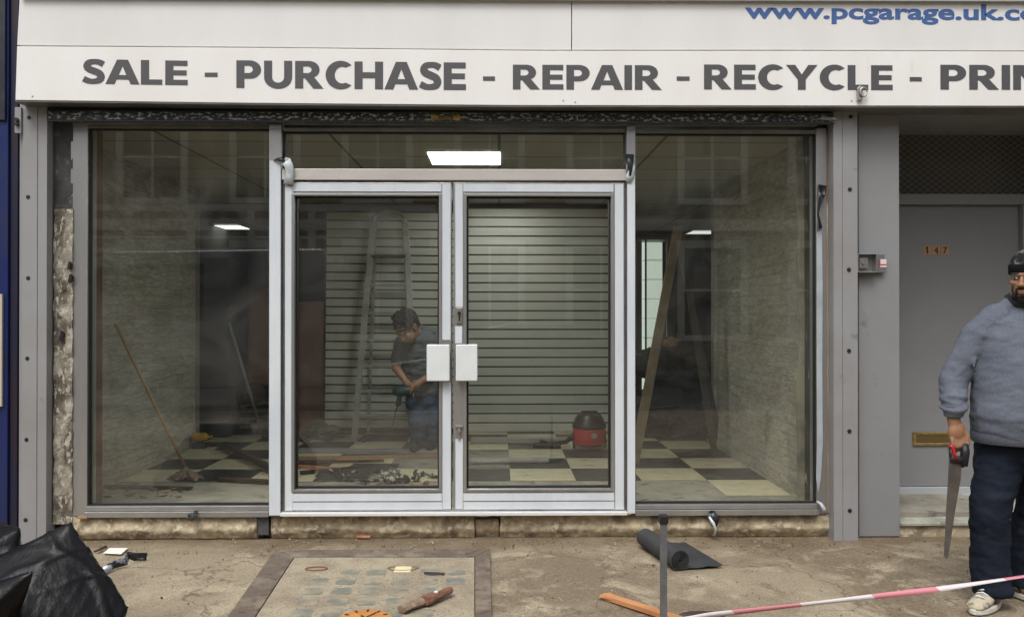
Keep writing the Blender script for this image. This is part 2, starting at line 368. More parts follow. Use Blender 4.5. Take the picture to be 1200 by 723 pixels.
# pavement: fine grid with gentle unevenness
b = BM(); nx, ny = 150, 70; x0, x1, y0, y1 = -9, 9, -7.2, .42; g = []
for j in range(ny+1):
    row = []
    for i in range(nx+1):
        x, y = x0+(x1-x0)*i/nx, y0+(y1-y0)*j/ny
        z = .010*noise.noise(Vector((x*.9, y*1.3, 3))) + .004*noise.noise(Vector((x*4, y*4, 1))) - .006
        row.append(b.verts.new((x, y, z)))
    g.append(row)
for j in range(ny):
    for i in range(nx): b.faces.new((g[j][i], g[j][i+1], g[j+1][i+1], g[j+1][i]))
tag(obj('pavement', b, m_pave, keep=True, smooth='all'), kind='structure')
b = BM(); box(b, -25, 25, -7.35, -7.2, -.3, .0); tag(obj('kerb', b, mat('granite_kerb', (.25,.24,.23), .8, bump=.4, bs=60), keep=True, bevel=.01), kind='structure')
b = BM(); box(b, -50, 50, -14.8, -7.35, -.3, -.12); tag(obj('road', b, mat('asphalt', (.055,.055,.055), .85, col2=(.07,.068,.065), vs=1, bump=.5, bs=150), keep=True), kind='structure')
b = BM(); box(b, -25, 25, -16.9, -14.8, -.3, 0); tag(obj('pavement', b, mat('far_paving', (.26,.25,.23), .85, col2=(.2,.19,.17), vs=1), keep=True), kind='structure')

# ================================================================== the shop building: room behind the glass
FZ = .13                      # shop floor height
XL, XR = -3.08, 2.20
CZ = 2.76
def wall_mat():
    m = bpy.data.materials.new('split_face_wall'); m.use_nodes = True; n = m.node_tree.nodes; L = m.node_tree.links
    b = n['Principled BSDF']; b.inputs['Roughness'].default_value = .85
    tc = n.new('ShaderNodeTexCoord'); mp = n.new('ShaderNodeMapping'); mp.inputs['Scale'].default_value = (1, .8, 3.6); L.new(tc.outputs['Object'], mp.inputs[0])
    t = n.new('ShaderNodeTexNoise'); t.inputs['Scale'].default_value = 9; t.inputs['Detail'].default_value = 10; t.inputs['Roughness'].default_value = .72; t.inputs['Distortion'].default_value = .9
    L.new(mp.outputs[0], t.inputs['Vector'])
    cr = n.new('ShaderNodeValToRGB'); e = cr.color_ramp; e.elements[0].position = .36; e.elements[0].color = (.34,.315,.245,1); e.elements[1].position = .62; e.elements[1].color = (.60,.565,.46,1)
    L.new(t.outputs[0], cr.inputs[0])
    sp = n.new('ShaderNodeSeparateXYZ'); L.new(tc.outputs['Object'], sp.inputs[0])
    cb = n.new('ShaderNodeCombineXYZ'); L.new(sp.outputs[1], cb.inputs[0]); L.new(sp.outputs[2], cb.inputs[1])
    br = n.new('ShaderNodeTexBrick'); br.inputs['Scale'].default_value = 1; br.inputs['Brick Width'].default_value = .31; br.inputs['Row Height'].default_value = .082
    br.inputs['Mortar Size'].default_value = .006; br.inputs['Mortar Smooth'].default_value = .6; br.inputs['Color1'].default_value = (1.1,1.1,1.1,1); br.inputs['Color2'].default_value = (.72,.72,.72,1); br.inputs['Mortar'].default_value = (.6,.6,.6,1)
    L.new(cb.outputs[0], br.inputs['Vector'])
    mxb = n.new('ShaderNodeMix'); mxb.data_type = 'RGBA'; mxb.blend_type = 'MULTIPLY'; mxb.inputs[0].default_value = .5; L.new(cr.outputs[0], mxb.inputs[6]); L.new(br.outputs[0], mxb.inputs[7]); L.new(mxb.outputs[2], b.inputs['Base Color'])
    bp = n.new('ShaderNodeBump'); bp.inputs['Strength'].default_value = 1; bp.inputs['Distance'].default_value = .035; L.new(t.outputs[0], bp.inputs['Height']); L.new(bp.outputs[0], b.inputs['Normal'])
    return m
m_wall = wall_mat()
m_inwall = mat('dim_painted_wall', (.20,.19,.16), .85, col2=(.15,.14,.12), vs=1.5)
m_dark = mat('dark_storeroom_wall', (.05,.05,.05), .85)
shop = thing('shop_building', (-.44, 4, 0), 'shop room behind the glass with rough stone textured side walls and flat ceiling', 'building')
YB = 3.0                       # where the side walls end
b = BM(); box(b, XL-.15, XL, .30, YB, 0, CZ+.1); obj('stone_wall', b, m_wall, shop)
b = BM(); box(b, XR, XR+.15, .30, YB, 0, CZ+.1); obj('stone_wall', b, m_wall, shop)
b = BM(); box(b, -4.2, XL, YB+.003, YB+.12, 0, CZ+.1); obj('partition', b, m_inwall, shop)
b = BM(); box(b, XR, 3.4, YB+.003, YB+.12, 0, CZ+.1); obj('partition', b, m_inwall, shop)
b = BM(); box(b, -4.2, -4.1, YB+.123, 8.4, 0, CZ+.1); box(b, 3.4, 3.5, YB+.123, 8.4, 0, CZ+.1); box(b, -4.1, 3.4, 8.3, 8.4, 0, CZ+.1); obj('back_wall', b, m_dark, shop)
b = BM(); box(b, -2.02, 1.30, 4.16, 4.30, 0, CZ); obj('partition', b, m_inwall, shop)
def ceil_mat():
    m = bpy.data.materials.new('suspended_ceiling'); m.use_nodes = True; n = m.node_tree.nodes; L = m.node_tree.links
    b = n['Principled BSDF']; b.inputs['Roughness'].default_value = .9
    tc = n.new('ShaderNodeTexCoord'); br = n.new('ShaderNodeTexBrick'); br.offset = 0; br.inputs['Scale'].default_value = 1; br.inputs['Brick Width'].default_value = 1.2
    br.inputs['Row Height'].default_value = .6; br.inputs['Mortar Size'].default_value = .012; br.inputs['Color1'].default_value = (.42,.41,.36,1); br.inputs['Color2'].default_value = (.38,.37,.33,1)
    br.inputs['Mortar'].default_value = (.13,.13,.12,1); L.new(tc.outputs['Object'], br.inputs['Vector']); L.new(br.outputs[0], b.inputs['Base Color']); return m
b = BM(); box(b, -4.2, XR+.2, .12, YB, CZ, CZ+.09); box(b, -4.2, 3.5, YB, 8.4, CZ+.001, CZ+.088); obj('ceiling', b, ceil_mat(), shop)
b = BM(); box(b, -4.2, XL-.153, .12, .3, 0, CZ); obj('front_wall', b, m_inwall, shop)
b = BM(); box(b, -3.7, 6.5, .10, 9, CZ+.12, 6.2); obj('upper_storey', b, brick_mat('stock_brick', (.30,.22,.13), (.24,.17,.10), (.3,.28,.24)), shop)
# floor slab
m_slab = mat('bare_screed', (.30,.285,.23), .9, col2=(.19,.175,.14), vs=3.5, bump=.5, bs=35, col3=(.10,.09,.075), vs3=6, lo3=.57, hi3=.68)
b = BM(); box(b, -4.2, 3.5, .12, 8.4, .0, FZ-.004); tag(obj('floor', b, m_slab, keep=True), kind='structure')
def tile_mat(name, c, c2):
    return mat(name, c, .42, 0, col2=c2, vs=5, vlo=.35, vhi=.7, bump=.15, bs=12, rvar=.12, col3=(.16,.14,.1), vs3=7, lo3=.6, hi3=.75)
m_cream, m_blk = tile_mat('cream_vinyl', (.60,.55,.38), (.50,.45,.30)), tile_mat('black_vinyl', (.030,.032,.030), (.06,.06,.055))
TS = .536
def tile_rect(bm, xa, xb, ya, yb): box(bm, xa+.0015, xb-.0015, ya+.0015, yb-.0015, FZ-.003, FZ+.002)
random.seed(4)
bc, bk = BM(), BM()
for r in range(-1, 12):
    ya = 1.25 + .53*r; yb = ya+.53
    if r == -1: ya = .66
    for k in range(-2, 12):
        xa, xb = 1.70-TS*(k), 1.70-TS*(k-1)
        xa, xb = max(xa, XL+.002 if yb < YB+.4 else -4.1), min(xb, XR-.002 if yb < YB+.4 else 3.4)
        if xb-xa < .02: continue
        if r == -1 and k != 0: continue
        if -.9 < (xa+xb)/2 < -.0 and r in (1, 2) : continue       # lifted tiles
        dark = (k + r + 1) % 2 == 1                                # k=1,r=0 is cream
        if r == -1: dark = False
        elif k == 1 and r == 0: dark = False
        tile_rect(bk if dark else bc, xa, xb, ya, yb)
tag(obj('floor', bc, m_cream, keep=True, bevel=.001), kind='structure'); tag(obj('floor', bk, m_blk, keep=True, bevel=.001), kind='structure')

# ceiling light panels
m_led = mat('led_diffuser', (.9,.9,.9), .4, emit=(.93,1,.96), es=PANEL_E)
def led(x, y, lab, e=None):
    t = thing('ceiling_light', (x, y, CZ-.03), lab, 'ceiling light', 'square lights in the shop ceiling')
    bb = BM()
    for s in ((-.3,.3,-.3,-.285), (-.3,.3,.285,.3), (-.3,-.285,-.285,.285), (.285,.3,-.285,.285)): box(bb, x+s[0], x+s[1], y+s[2], y+s[3], CZ-.014, CZ-.002)
    obj('light_frame', bb, m_white, t)
    bb = BM(); box(bb, x-.284, x+.284, y-.284, y+.284, CZ-.010, CZ-.003); obj('diffuser', bb, m_led if e is None else mat('dim_led_diffuser_%d' % int(e*100), (.9,.9,.9), .4, emit=(.95,1,.95), es=PANEL_E*e), t)
led(X(545, 1.2, 185)+.0, 1.22, 'bright square light panel in the ceiling behind the transom glass')
led(.05, 3.4, 'dimmer square light panel above the slatted boards behind the right door', .25)
led(X(264, 6.9, 265), 6.9, 'distant light panel in the dark room seen through the left window', .12)
led(X(829, 7.6, 272), 7.6, 'distant light panel in the dark room seen through the right window', .03)

# slat boards
m_slat = mat('slatwall_laminate', (.66,.66,.59), .5, col2=(.59,.59,.53), vs=1.5, rvar=.08)
m_groove = mat('slat_groove', (.05,.05,.045), .7)
def slatwall(x0, x1, z0, z1, y, rot, lab, n):
    t = thing('slatwall_panel', ((x0+x1)/2, y, z0), lab, 'slatted board', 'slatted display boards on the rear wall')
    h = (z1-z0)/n; bb, bg_ = BM(), BM()
    for i in range(n): box(bb, x0, x1, y-.018, y, z0+i*h+.0, z0+(i+1)*h-.017)
    box(bg_, x0+.003, x1-.003, y, y+.012, z0+.002, z1-.02)
    obj('slats', bb, m_slat, t, bevel=.0015); obj('backing_board', bg_, m_groove, t); t.rotation_euler.y = rot
YS = 4.08
slatwall(X(381,3.98), X(534,3.98), .20, 2.64, 3.98, R(.5), 'slatted display board behind the stepladder, leaning slightly out of level', 25)
slatwall(X(549,YS), X(716,YS), .14, 2.70, YS, 0, 'slatted display board behind the red vacuum cleaner', 24)

# ---------------------------------------------------------------- the glazed shopfront
YF = 0.0
sf = thing('shopfront', (0, YF, FZ), 'aluminium framed glass shopfront with two wide windows, a transom light and central double doors', 'shopfront')
ZT = Z(145, YF); ZB = Z(602, YF)
def bar(bb, px0, px1, py0, py1, y0=-.03, y1=.05, ref=None):
    box(bb, X(px0, YF), X(px1, YF), YF+y0, YF+y1, Z(py1, YF), Z(py0, YF))
def pane(parent, px0, px1, py0, py1, y=.012):
    bb = BM(); box(bb, X(px0,YF), X(px1,YF), YF+y, YF+y+.006, Z(py1,YF), Z(py0,YF)); return obj('glass_pane', bb, m_glass, parent)
def gasket(parent, px0, px1, py0, py1, t=1.6):
    bb = BM(); bar(bb, px0, px0+t, py0, py1, -.012, .02); bar(bb, px1-t, px1, py0, py1, -.012, .02); bar(bb, px0+t, px1-t, py0, py0+t, -.012, .02); bar(bb, px0+t, px1-t, py1-t, py1, -.012, .02)
    return obj('gasket', bb, m_black, parent)
# left window
def window(px0, px1, py0, py1, lab):
    bb = BM(); bar(bb, px0, px1, py0, py0+4, -.035, .045); fr = obj('window', bb, m_darkalu, sf, bevel=.002, label=lab)
    pane(fr, px0+1, px1-1, py0+4, py1); gasket(fr, px0, px1, py0+4, py1); return fr
w1 = window(105, 318, 149, 590, 'left shop window pane'); w2 = window(743, 955, 153, 590, 'right shop window pane')
w3 = window(333, 732, 152, 200, 'transom light above the doors')
# frame members, butted
bb = BM()
bar(bb, 85, 105, 143, 602, -.03, .10); obj('window_post', bb, m_alu, sf, bevel=.003)
bb = BM(); bar(bb, 955, 967, 150, 602, -.03, .10); obj('window_post', bb, m_alu, sf, bevel=.003)
bb = BM(); bar(bb, 105, 955, 139, 149, -.05, .10); obj('head_rail', bb, m_darkalu, sf, bevel=.003)
for a, c in ((105, 318), (743, 955)):
    bb = BM(); bar(bb, a, c, 590, 595, -.045, .08); bar(bb, a, c, 595.6, 602, -.065, .08); obj('bottom_rail', bb, m_alu, sf, bevel=.002)
bb = BM(); bar(bb, 318, 332, 149, 601, -.06, .08); obj('mullion', bb, m_alu, sf, bevel=.002)
bb = BM(); bar(bb, 733, 743, 149, 600, -.06, .08); obj('mullion', bb, m_alu, sf, bevel=.002)
bb = BM(); bar(bb, 318.6, 331.4, 191, 600, -.0625, -.0601); obj('film_strip', bb, m_film, sf)
bb = BM(); bar(bb, 733.6, 742.4, 206, 599, -.0625, -.0601); obj('film_strip', bb, m_film, sf)
bb = BM(); bar(bb, 332.3, 732.7, 200, 213, -.055, .08); obj('transom_bar', bb, mat('pale_aluminium', (.60,.57,.53), .45, .35, col2=(.5,.47,.44), vs=4, stretch=(.3,1,1)), sf, bevel=.003)
bb = BM(); bar(bb, 332.3, 732.7, 596.8, 600.5, -.085, .08); obj('threshold', bb, mat('bright_threshold', (.82,.82,.80), .3, .2), sf, bevel=.002)
bb = BM(); bar(bb, 332.3, 335.2, 213.3, 596.5, -.03, .06); obj('door_jamb', bb, m_darkalu, sf); bb = BM(); bar(bb, 730.9, 732.7, 213.3, 596.5, -.03, .06); obj('door_jamb', bb, m_darkalu, sf)

def door(px0, px1, gx0, gx1, lab):
    py0, py1, gy0, gy1 = 215.5, 596, 231, 571
    bb = BM(); y0, y1 = -.045, .045
    bar(bb, px0, gx0, py0, py1, y0, y1); bar(bb, gx1, px1, py0, py1, y0, y1)
    bar(bb, gx0, gx1, py0, gy0, y0+.002, y1); bar(bb, gx0, gx1, gy1, py1, y0+.002, y1)
    d = obj('door', bb, m_alu, sf, bevel=.003, label=lab)
    pane(d, gx0+1, gx1-1, gy0+1, gy1-1); gasket(d, gx0, gx1, gy0, gy1, 2)
    return d
d1 = door(335.6, 529.6, 347, 515, 'left door leaf'); d2 = door(531.6, 730.6, 547, 715, 'right door leaf')
def film(parent, px0, px1, py0, py1, y=-.0475, skew=0):
    bb = BM(); bar(bb, px0, px1, py0, py1, y, y+.0022)
    for v in bb.verts:
        v.co.x += .0015*math.sin(v.co.z*13)
    obj('film_strip', bb, m_film, parent)
film(d1, 336.2, 344.6, 221, 595); film(d1, 519, 528.6, 217, 398); film(d1, 519, 528.6, 447, 594); film(d1, 345, 518, 217, 226)
film(d1, 345, 518.5, 576, 584.6); film(d1, 345, 518.5, 586, 594.5)
film(d2, 534, 542.6, 217, 360); film(d2, 534, 542, 382, 402); film(d2, 534, 542.6, 513, 594); film(d2, 543.5, 718, 217, 226)
film(d2, 719.6, 729.6, 217, 595); film(d2, 543.5, 718.5, 576, 584.6); film(d2, 543.5, 718.5, 586, 594.5)
# bead rails round the panes, proud of the leaf
for d, a, c in ((d1, 347, 515), (d2, 547, 715)):
    bb = BM(); bar(bb, a-3.4, a, 228.5, 573.5, -.052, -.0455); bar(bb, c, c+3.4, 228.5, 573.5, -.052, -.0455); bar(bb, a, c, 228.5, 231, -.052, -.0435); bar(bb, a, c, 571, 573.5, -.052, -.0435)
    obj('glazing_bead', bb, m_alu, d, bevel=.001)
m_plate = mat('white_plastic_pull', (.72,.76,.76), .35, col2=(.66,.7,.7), vs=6, bump=.05, bs=12)
for d, a, c, sgn in ((d1, 501.5, 528, 1), (d2, 535, 560, -1)):
    bb = BM(); bar(bb, a, c, 403, 445, -.105, -.085)
    h = obj('handle', bb, m_plate, d, bevel=.006)
    bb = BM(); e = (c-7, c-1) if sgn > 0 else (a+1, a+7); bar(bb, e[0], e[1], 409, 439, -.0845, -.0478); obj('handle', bb, m_alu, d)
m_lock = mat('lock_metal', (.42,.40,.37), .35, .8); m_brass = mat('brass', (.45,.33,.12), .4, .8, col2=(.25,.18,.08), vs=20)
bb = BM(); bar(bb, 535.5, 542, 361, 379, -.058, -.0502); lk = obj('lock', bb, m_lock, d2, bevel=.002)
bb = BM(); lathe(bb, [(.011,0),(.011,.012),(.006,.016)], (X(538.7,YF), -.075, Z(367,YF)), 16, 'y'); bar(bb, 538, 539.4, 369, 376, -.0610, -.0585); obj('keyhole', bb, m_black, d2)
bb = BM(); bar(bb, 534.5, 542.5, 497, 499.4, -.066, -.048); bar(bb, 537.3, 539.6, 500, 513, -.062, -.048); lathe(bb, [(.012,0),(.014,.008),(.008,.014)], (X(538.5,YF), -.072, Z(503.5,YF)), 14, 'y'); obj('lock', bb, m_lock, d2, bevel=.001)
# torn protective film at the frame tops
m_torn = mat('dark_tape', (.02,.025,.027), .35); 
def ribbon(name, path, wd, m, parent, th=.0015, tilt=0, label=None):
    bb = BM(); L_ = [Vector(p) for p in path]; prev = None
    for i, p in enumerate(L_):
        d = (L_[min(i+1,len(L_)-1)]-L_[max(i-1,0)]).normalized(); s = d.cross(Vector((math.sin(tilt*i), -1, .2))).normalized()*(wd[i] if isinstance(wd, list) else wd)/2
        nn = s.cross(d).normalized()*th/2
        q = [bb.verts.new(p-s-nn), bb.verts.new(p+s-nn), bb.verts.new(p+s+nn), bb.verts.new(p-s+nn)]
        if prev:
            for k in range(4): j = (k+1)%4; bb.faces.new((prev[k], prev[j], q[j], q[k]))
        else: bb.faces.new(q[::-1])
        prev = q
    bb.faces.new(prev); return obj(name, bb, m, parent, smooth='all', label=label)
def PF(px, py, y): return P(px, py, y)
ribbon('torn_film', [PF(320.5,188.5,-.066), PF(325,187,-.08), PF(330,187,-.09), PF(335,190,-.08)], [.004,.022,.034,.006], m_torn, sf)
ribbon('torn_film', [PF(332,189,-.068), PF(336,190,-.09), PF(339,196,-.09), PF(339.5,206,-.075), PF(338,216,-.068)], [.06,.065,.055,.05,.07], m_film, sf)
ribbon('torn_film', [PF(738,181,-.07), PF(738,190,-.085), PF(739,200,-.10), PF(738,208,-.075)], [.055,.05,.02,.012], m_torn, sf)
ribbon('torn_film', [PF(740,186,-.066), PF(741.5,196,-.08), PF(738,206,-.08), PF(736,214,-.07)], [.01,.03,.05,.03], m_film, sf)
ribbon('torn_film', [PF(964,217,-.045), PF(963,228,-.07), PF(960,240,-.09), PF(958.5,251,-.08), PF(962,268,-.06)], [.06,.05,.026,.02,.05], m_torn, sf, tilt=.3)
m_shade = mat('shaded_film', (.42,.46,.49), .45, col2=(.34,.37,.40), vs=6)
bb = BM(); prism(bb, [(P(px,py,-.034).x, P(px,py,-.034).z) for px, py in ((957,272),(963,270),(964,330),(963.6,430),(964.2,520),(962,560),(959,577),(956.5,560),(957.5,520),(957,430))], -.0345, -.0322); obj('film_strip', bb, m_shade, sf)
ribbon('torn_film', [PF(957,587,-.05), PF(962,590,-.07), PF(966,596,-.09), PF(967,602,-.08)], [.012,.02,.024,.012], m_shade, sf)

# old jamb behind the glass
m_flake = mat('flaking_dark_paint', (.022,.022,.02), .7, 0, col2=(.05,.045,.04), vs=6, col3=(.42,.4,.33), vs3=14, lo3=.62, hi3=.66, bump=.4, bs=30, stretch=(1,1,.35))
b = BM(); box(b, XL, X(108,.2)+.0, .14, .30, FZ, CZ); obj('window_reveal', b, m_flake, shop)
b = BM(); box(b, X(108,.2)+.002, X(117,.27), .20, .31, FZ, CZ); obj('timber_lining', b, mat('reddish_timber', (.14,.06,.03), .7, col2=(.08,.035,.02), vs=6), shop)
b = BM(); box(b, X(947,.2), XR, .14, .30, FZ, CZ); obj('window_reveal', b, m_flake, shop)
b = BM(); prism(b, [(X(935,.3)+random.uniform(-.015,.015), FZ+.001+i*.19) for i in range(14)] + [(X(947,.3), FZ+13*.19), (X(947,.3), FZ+.001)], .27, .31)
obj('torn_lining', b, mat('torn_lining_paper', (.35,.33,.24), .8, col2=(.16,.15,.11), vs=5), shop)

# ---------------------------------------------------------------- jambs either side, shutter gear
def rough_slab(px0, px1, py0, py1, y0, y1, jit=.012, seed=1, step=.05):
    bb = BM(); xa, xb, z0, z1 = X(px0,y0), X(px1,y0), Z(py1,y0), Z(py0,y0)
    nz = max(2, int((z1-z0)/step)); nx_ = max(2, int((xb-xa)/step)); gr = []
    for j in range(nz+1):
        r_ = []
        for i in range(nx_+1):
            x, z = xa+(xb-xa)*i/nx_, z0+(z1-z0)*j/nz
            yy = y0 + jit*noise.fractal(Vector((x*9+seed, z*9, seed)), .9, 2, 4)
            r_.append(bb.verts.new((x + (jit*.6*noise.noise(Vector((z*14, seed, 0))) if i in (0, nx_) else 0), yy, z + (jit*.6*noise.noise(Vector((x*14, seed, 5))) if j == nz else 0))))
        gr.append(r_)
    for j in range(nz):
        for i in range(nx_): bb.faces.new((gr[j][i], gr[j][i+1], gr[j+1][i+1], gr[j+1][i]))
    ed = [gr[0][i] for i in range(nx_+1)] + [gr[j][nx_] for j in range(1, nz+1)] + [gr[nz][i] for i in range(nx_-1, -1, -1)] + [gr[j][0] for j in range(nz-1, 0, -1)]
    bk_ = [bb.verts.new((v.co.x, y1, v.co.z)) for v in ed]
    for i in range(len(ed)): j = (i+1) % len(ed); bb.faces.new((ed[j], ed[i], bk_[i], bk_[j]))
    bb.faces.new(bk_); return bb
lj = thing('brick_jamb', (X(72,.0), .0, 0), 'rough exposed masonry jamb between the left shutter guide and the window post', 'wall')
obj('masonry', rough_slab(63, 85, 246, 612, -.04, .25, .014, 3, .016), m_rough, lj)
obj('masonry', rough_slab(63, 85, 146, 246, -.03, .25, .006, 5, .03), mat('scuffed_dark_plaster', (.06,.06,.06), .85, 0, col2=(.035,.035,.036), vs=9, bump=.6, bs=40, col3=(.14,.135,.13), vs3=16, lo3=.6, hi3=.68), lj, label='dark painted upper part')
b = BM(); box(b, X(50,-.03), X(62.8,-.03), -.045, .2, Z(612,-.03), Z(140,-.03)); obj('cover_strip', b, m_darkalu, lj)
b = BM()
for (px, py, s) in ((81, 311, .026), (82, 326, .028), (72, 393, .03)):
    c = P(px, py, -.06); prism(b, [(c.x-s*.5, c.z-s), (c.x+s*.3, c.z-s*.7), (c.x+s*.4, c.z+s*.5), (c.x-s*.1, c.z+s)], -.064, -.030)
obj('hole_patch', b, m_black, lj)
rj = thing('timber_jamb', (X(970,0), 0, 0), 'split timber edge and dark gap beside the right shutter guide', 'wall')
b = BM(); prism(b, [(X(967.4,-.02), Z(602,-.02)), (X(971.5,-.02), Z(602,-.02))] + [(X(972.2+random.uniform(-1.6,1),-.02), Z(602-(i+1)*26,-.02)) for i in range(17)] + [(X(967.4,-.02), Z(152,-.02))], -.02, .15)
obj('split_timber', b, mat('split_timber_edge', (.40,.28,.18), .85, col2=(.22,.13,.08), vs=7, bump=.5, bs=40, stretch=(1,1,.2), col3=(.5,.45,.36), vs3=11, lo3=.55, hi3=.65), rj)
b = BM(); box(b, X(967.4,.02), X(985,.02), .0, .2, 0.02, Z(140,.0)); obj('gap_lining', b, m_black, rj)

def guide(name, pxa, pxb, xsplit, extra, lab, bolts):
    y0, y1 = -.115, .0; t = thing(name, (X((pxa+pxb)/2,y0), y0, 0), lab, 'shutter guide', 'upright roller shutter guides')
    xa, xb, xs = X(pxa,y0), X(pxb,y0), X(xsplit,y0); top = Z(121, y0)
    b1 = BM(); 
    if extra: box(b1, X(extra,y0), xa-.001, y0+.035, y1, 0, top)
    lo_, hi_ = (xa, xs) if not extra else (xa, xs)
    b2 = BM(); box(b2, xa, xs-.0012, y0, y1, -.01, top); obj('guide_channel', b2, m_grey, t, bevel=.002)
    b2 = BM(); box(b2, xs+.0012, xb, y0+.002, y1, -.01, top); obj('guide_channel', b2, m_grey, t, bevel=.002)
    if extra: obj('cover_strip', b1, m_grey, t, bevel=.002)
    else: b1.free()
    for px, py in bolts:
        c = P(px, py, y0); bb = BM(); lathe(bb, [(.004,-.0035),(.0125,-.003),(.0135,.0),(.0135,.006)], (c.x, y0, c.z), 14, 'y'); obj('bolt', bb, m_blackhole, t)
    return t
guide('shutter_guide', 26, 54.5, 43.5, 19, 'grey shutter guide with black bolts between the blue neighbouring front and the rough jamb',
      [(34,138),(33,231),(33,326),(32,420),(31,515),(30,609)])
guide('shutter_guide', 977, 1005.5, 987.5, None, 'grey shutter guide with black bolts beside the flat pilaster holding the key switch',
      [(997,137),(996,222),(995,316),(995,411),(995.5,505),(996,598)])
# bracket behind left guide top
bb = BM(); box(bb, X(16.5,-.13), X(24,-.13), -.13, -.10, Z(158,-.13), Z(128,-.13)); br_ = tag(obj('fixing_bracket', bb, m_grey, bevel=.002), 'small grey metal bracket with two bolts at the top of the left shutter guide', 'bracket')
bb = BM()
for py in (143, 148): lathe(bb, [(.013,0),(.013,.02)], (X(20,-.13), -.15, Z(py,-.13)), 10, 'y')
obj('bolt', bb, m_black, br_)

# weathered lintel / shutter slot
m_lint = mat('peeling_lintel_paint', (.020,.026,.026), .6, 0, col2=(.035,.042,.04), vs=4, col3=(.50,.51,.49), vs3=48, lo3=.535, hi3=.58, bump=.6, bs=50, stretch=(.6,1,1.4))
m_lintd = mat('lintel_dark', (.02,.024,.024), .65, 0, col2=(.03,.035,.034), vs=4, col3=(.12,.12,.11), vs3=30, lo3=.64, hi3=.7, stretch=(.3,1,1))
lt = thing('shutter_lintel', (0, -.1, ZT), 'dark peeling steel lintel and shutter slot running under the white sign', 'lintel')
b = BM(); box(b, X(56,-.11), X(976,-.11), -.10, .12, Z(131,-.1), Z(118,-.1)); obj('shutter_slot', b, m_lintd, lt)
b = BM(); box(b, X(57,-.11), X(976,-.11), -.125, .10, Z(142,-.125), Z(132.5,-.125)); obj('lintel_face', b, m_lint, lt, bevel=.003)
b = BM(); box(b, X(57,-.11), X(976,-.11), -.14, -.126, Z(144.3,-.14), Z(142,-.14)); box(b, X(57,-.11), X(976,-.11), -.135, -.126, Z(132.6,-.14), Z(131,-.14)); obj('lintel_lip', b, m_lintd, lt, bevel=.002)
b = BM(); box(b, X(505,-.13), X(513,-.13), -.1275, -.1255, Z(141.4,-.125), Z(135.5,-.125)); box(b, X(531,-.13), X(539,-.13), -.1275, -.1255, Z(141.4,-.125), Z(135.5,-.125)); 
obj('warning_label', b, mat('yellow_sticker', (.55,.36,.03), .5, col2=(.2,.13,.02), vs=60, vlo=.5, vhi=.6), lt)
b = BM(); box(b, X(513.2,-.13), X(530.8,-.13), -.1273, -.1255, Z(141.2,-.125), Z(136,-.125)); obj('warning_label', b, mat('brown_sticker', (.11,.07,.02), .5, col2=(.25,.17,.04), vs=90, vlo=.5, vhi=.55), lt)
b = BM(); box(b, X(963,-.13), X(981,-.13), -.1285, -.1255, Z(139.6,-.125), Z(136.4,-.125)); obj('label_strip', b, mat('silver_strip', (.5,.5,.48), .4, .3, col2=(.2,.2,.2), vs=80), lt)

# step under the shopfront
st = thing('shopfront_step', (-.3, -.02, 0), 'crumbling yellowish cement step under the shopfront frame', 'step')
def step_piece(px0, px1, top, seed, y0=-.02):
    sb = rough_slab(px0, px1, top, 631, y0, .118, .014, seed, .010)
    for v in sb.verts:                       # worn nose, spread foot
        if v.co.y < .1:
            h = v.co.z; n1 = noise.fractal(Vector((v.co.x*3.5, h*4, seed)), .8, 2, 4)
            v.co.y += .012*max(0, (h-.10)/.04)*(.6+n1) - .016*math.exp(-((h-.058-.02*n1)/.022)**2)*(.7+.8*n1) + .02*max(0, (.035-h)/.035)
            v.co.y = min(v.co.y, .1)
    obj('cement_step', sb, m_render, st, smooth='all')
step_piece(84, 301, 603.5, 11, -.035); step_piece(318, 556, 601.6, 12, -.02); step_piece(557, 585, 608, 13, .01); step_piece(586, 972, 602, 14, -.02)
b = BM(); box(b, X(301,0), X(318,0), .03, .118, 0, .11); obj('broken_gap', b, m_rough, st)
b = BM(); box(b, X(303.5,0), X(316.5,0), -.03, .028, Z(624,0), Z(602.5,0)); obj('notch_block', b, mat('dark_notch_block', (.06,.06,.065), .6, col2=(.1,.1,.1), vs=20), st)  # dark block filling the notch in the step
b = BM(); box(b, X(84,.0), X(972,.0), .0, .1, ZB-.012, ZB-.002); obj('bedding', b, m_black, st)
for q in ((609,620,601.8,599.9),(724,739,602.5,600.8),(92,104,605,602.6)):
    b = BM(); box(b, X(q[0],-.05), X(q[1],-.05), -.07, -.01, Z(q[2],-.05), Z(q[3],-.05)-.002); obj('timber_packer', b, m_wood, st)
# strips of tape hanging over the step
ribbon('hanging_tape', [P(829,602,-.05), P(834,602,-.09), P(838,609,-.10), P(837,617,-.09)], [.05,.06,.06,.03], m_torn, st)
ribbon('hanging_tape', [P(831,605,-.10), P(836,613,-.13), P(839,620,-.11), P(837,628,-.10)], [.012,.02,.014,.02], m_film, st)
ribbon('hanging_tape', [P(226,601,-.07), P(226,604,-.10), P(222,607,-.11)], [.07,.06,.05], m_torn, st)
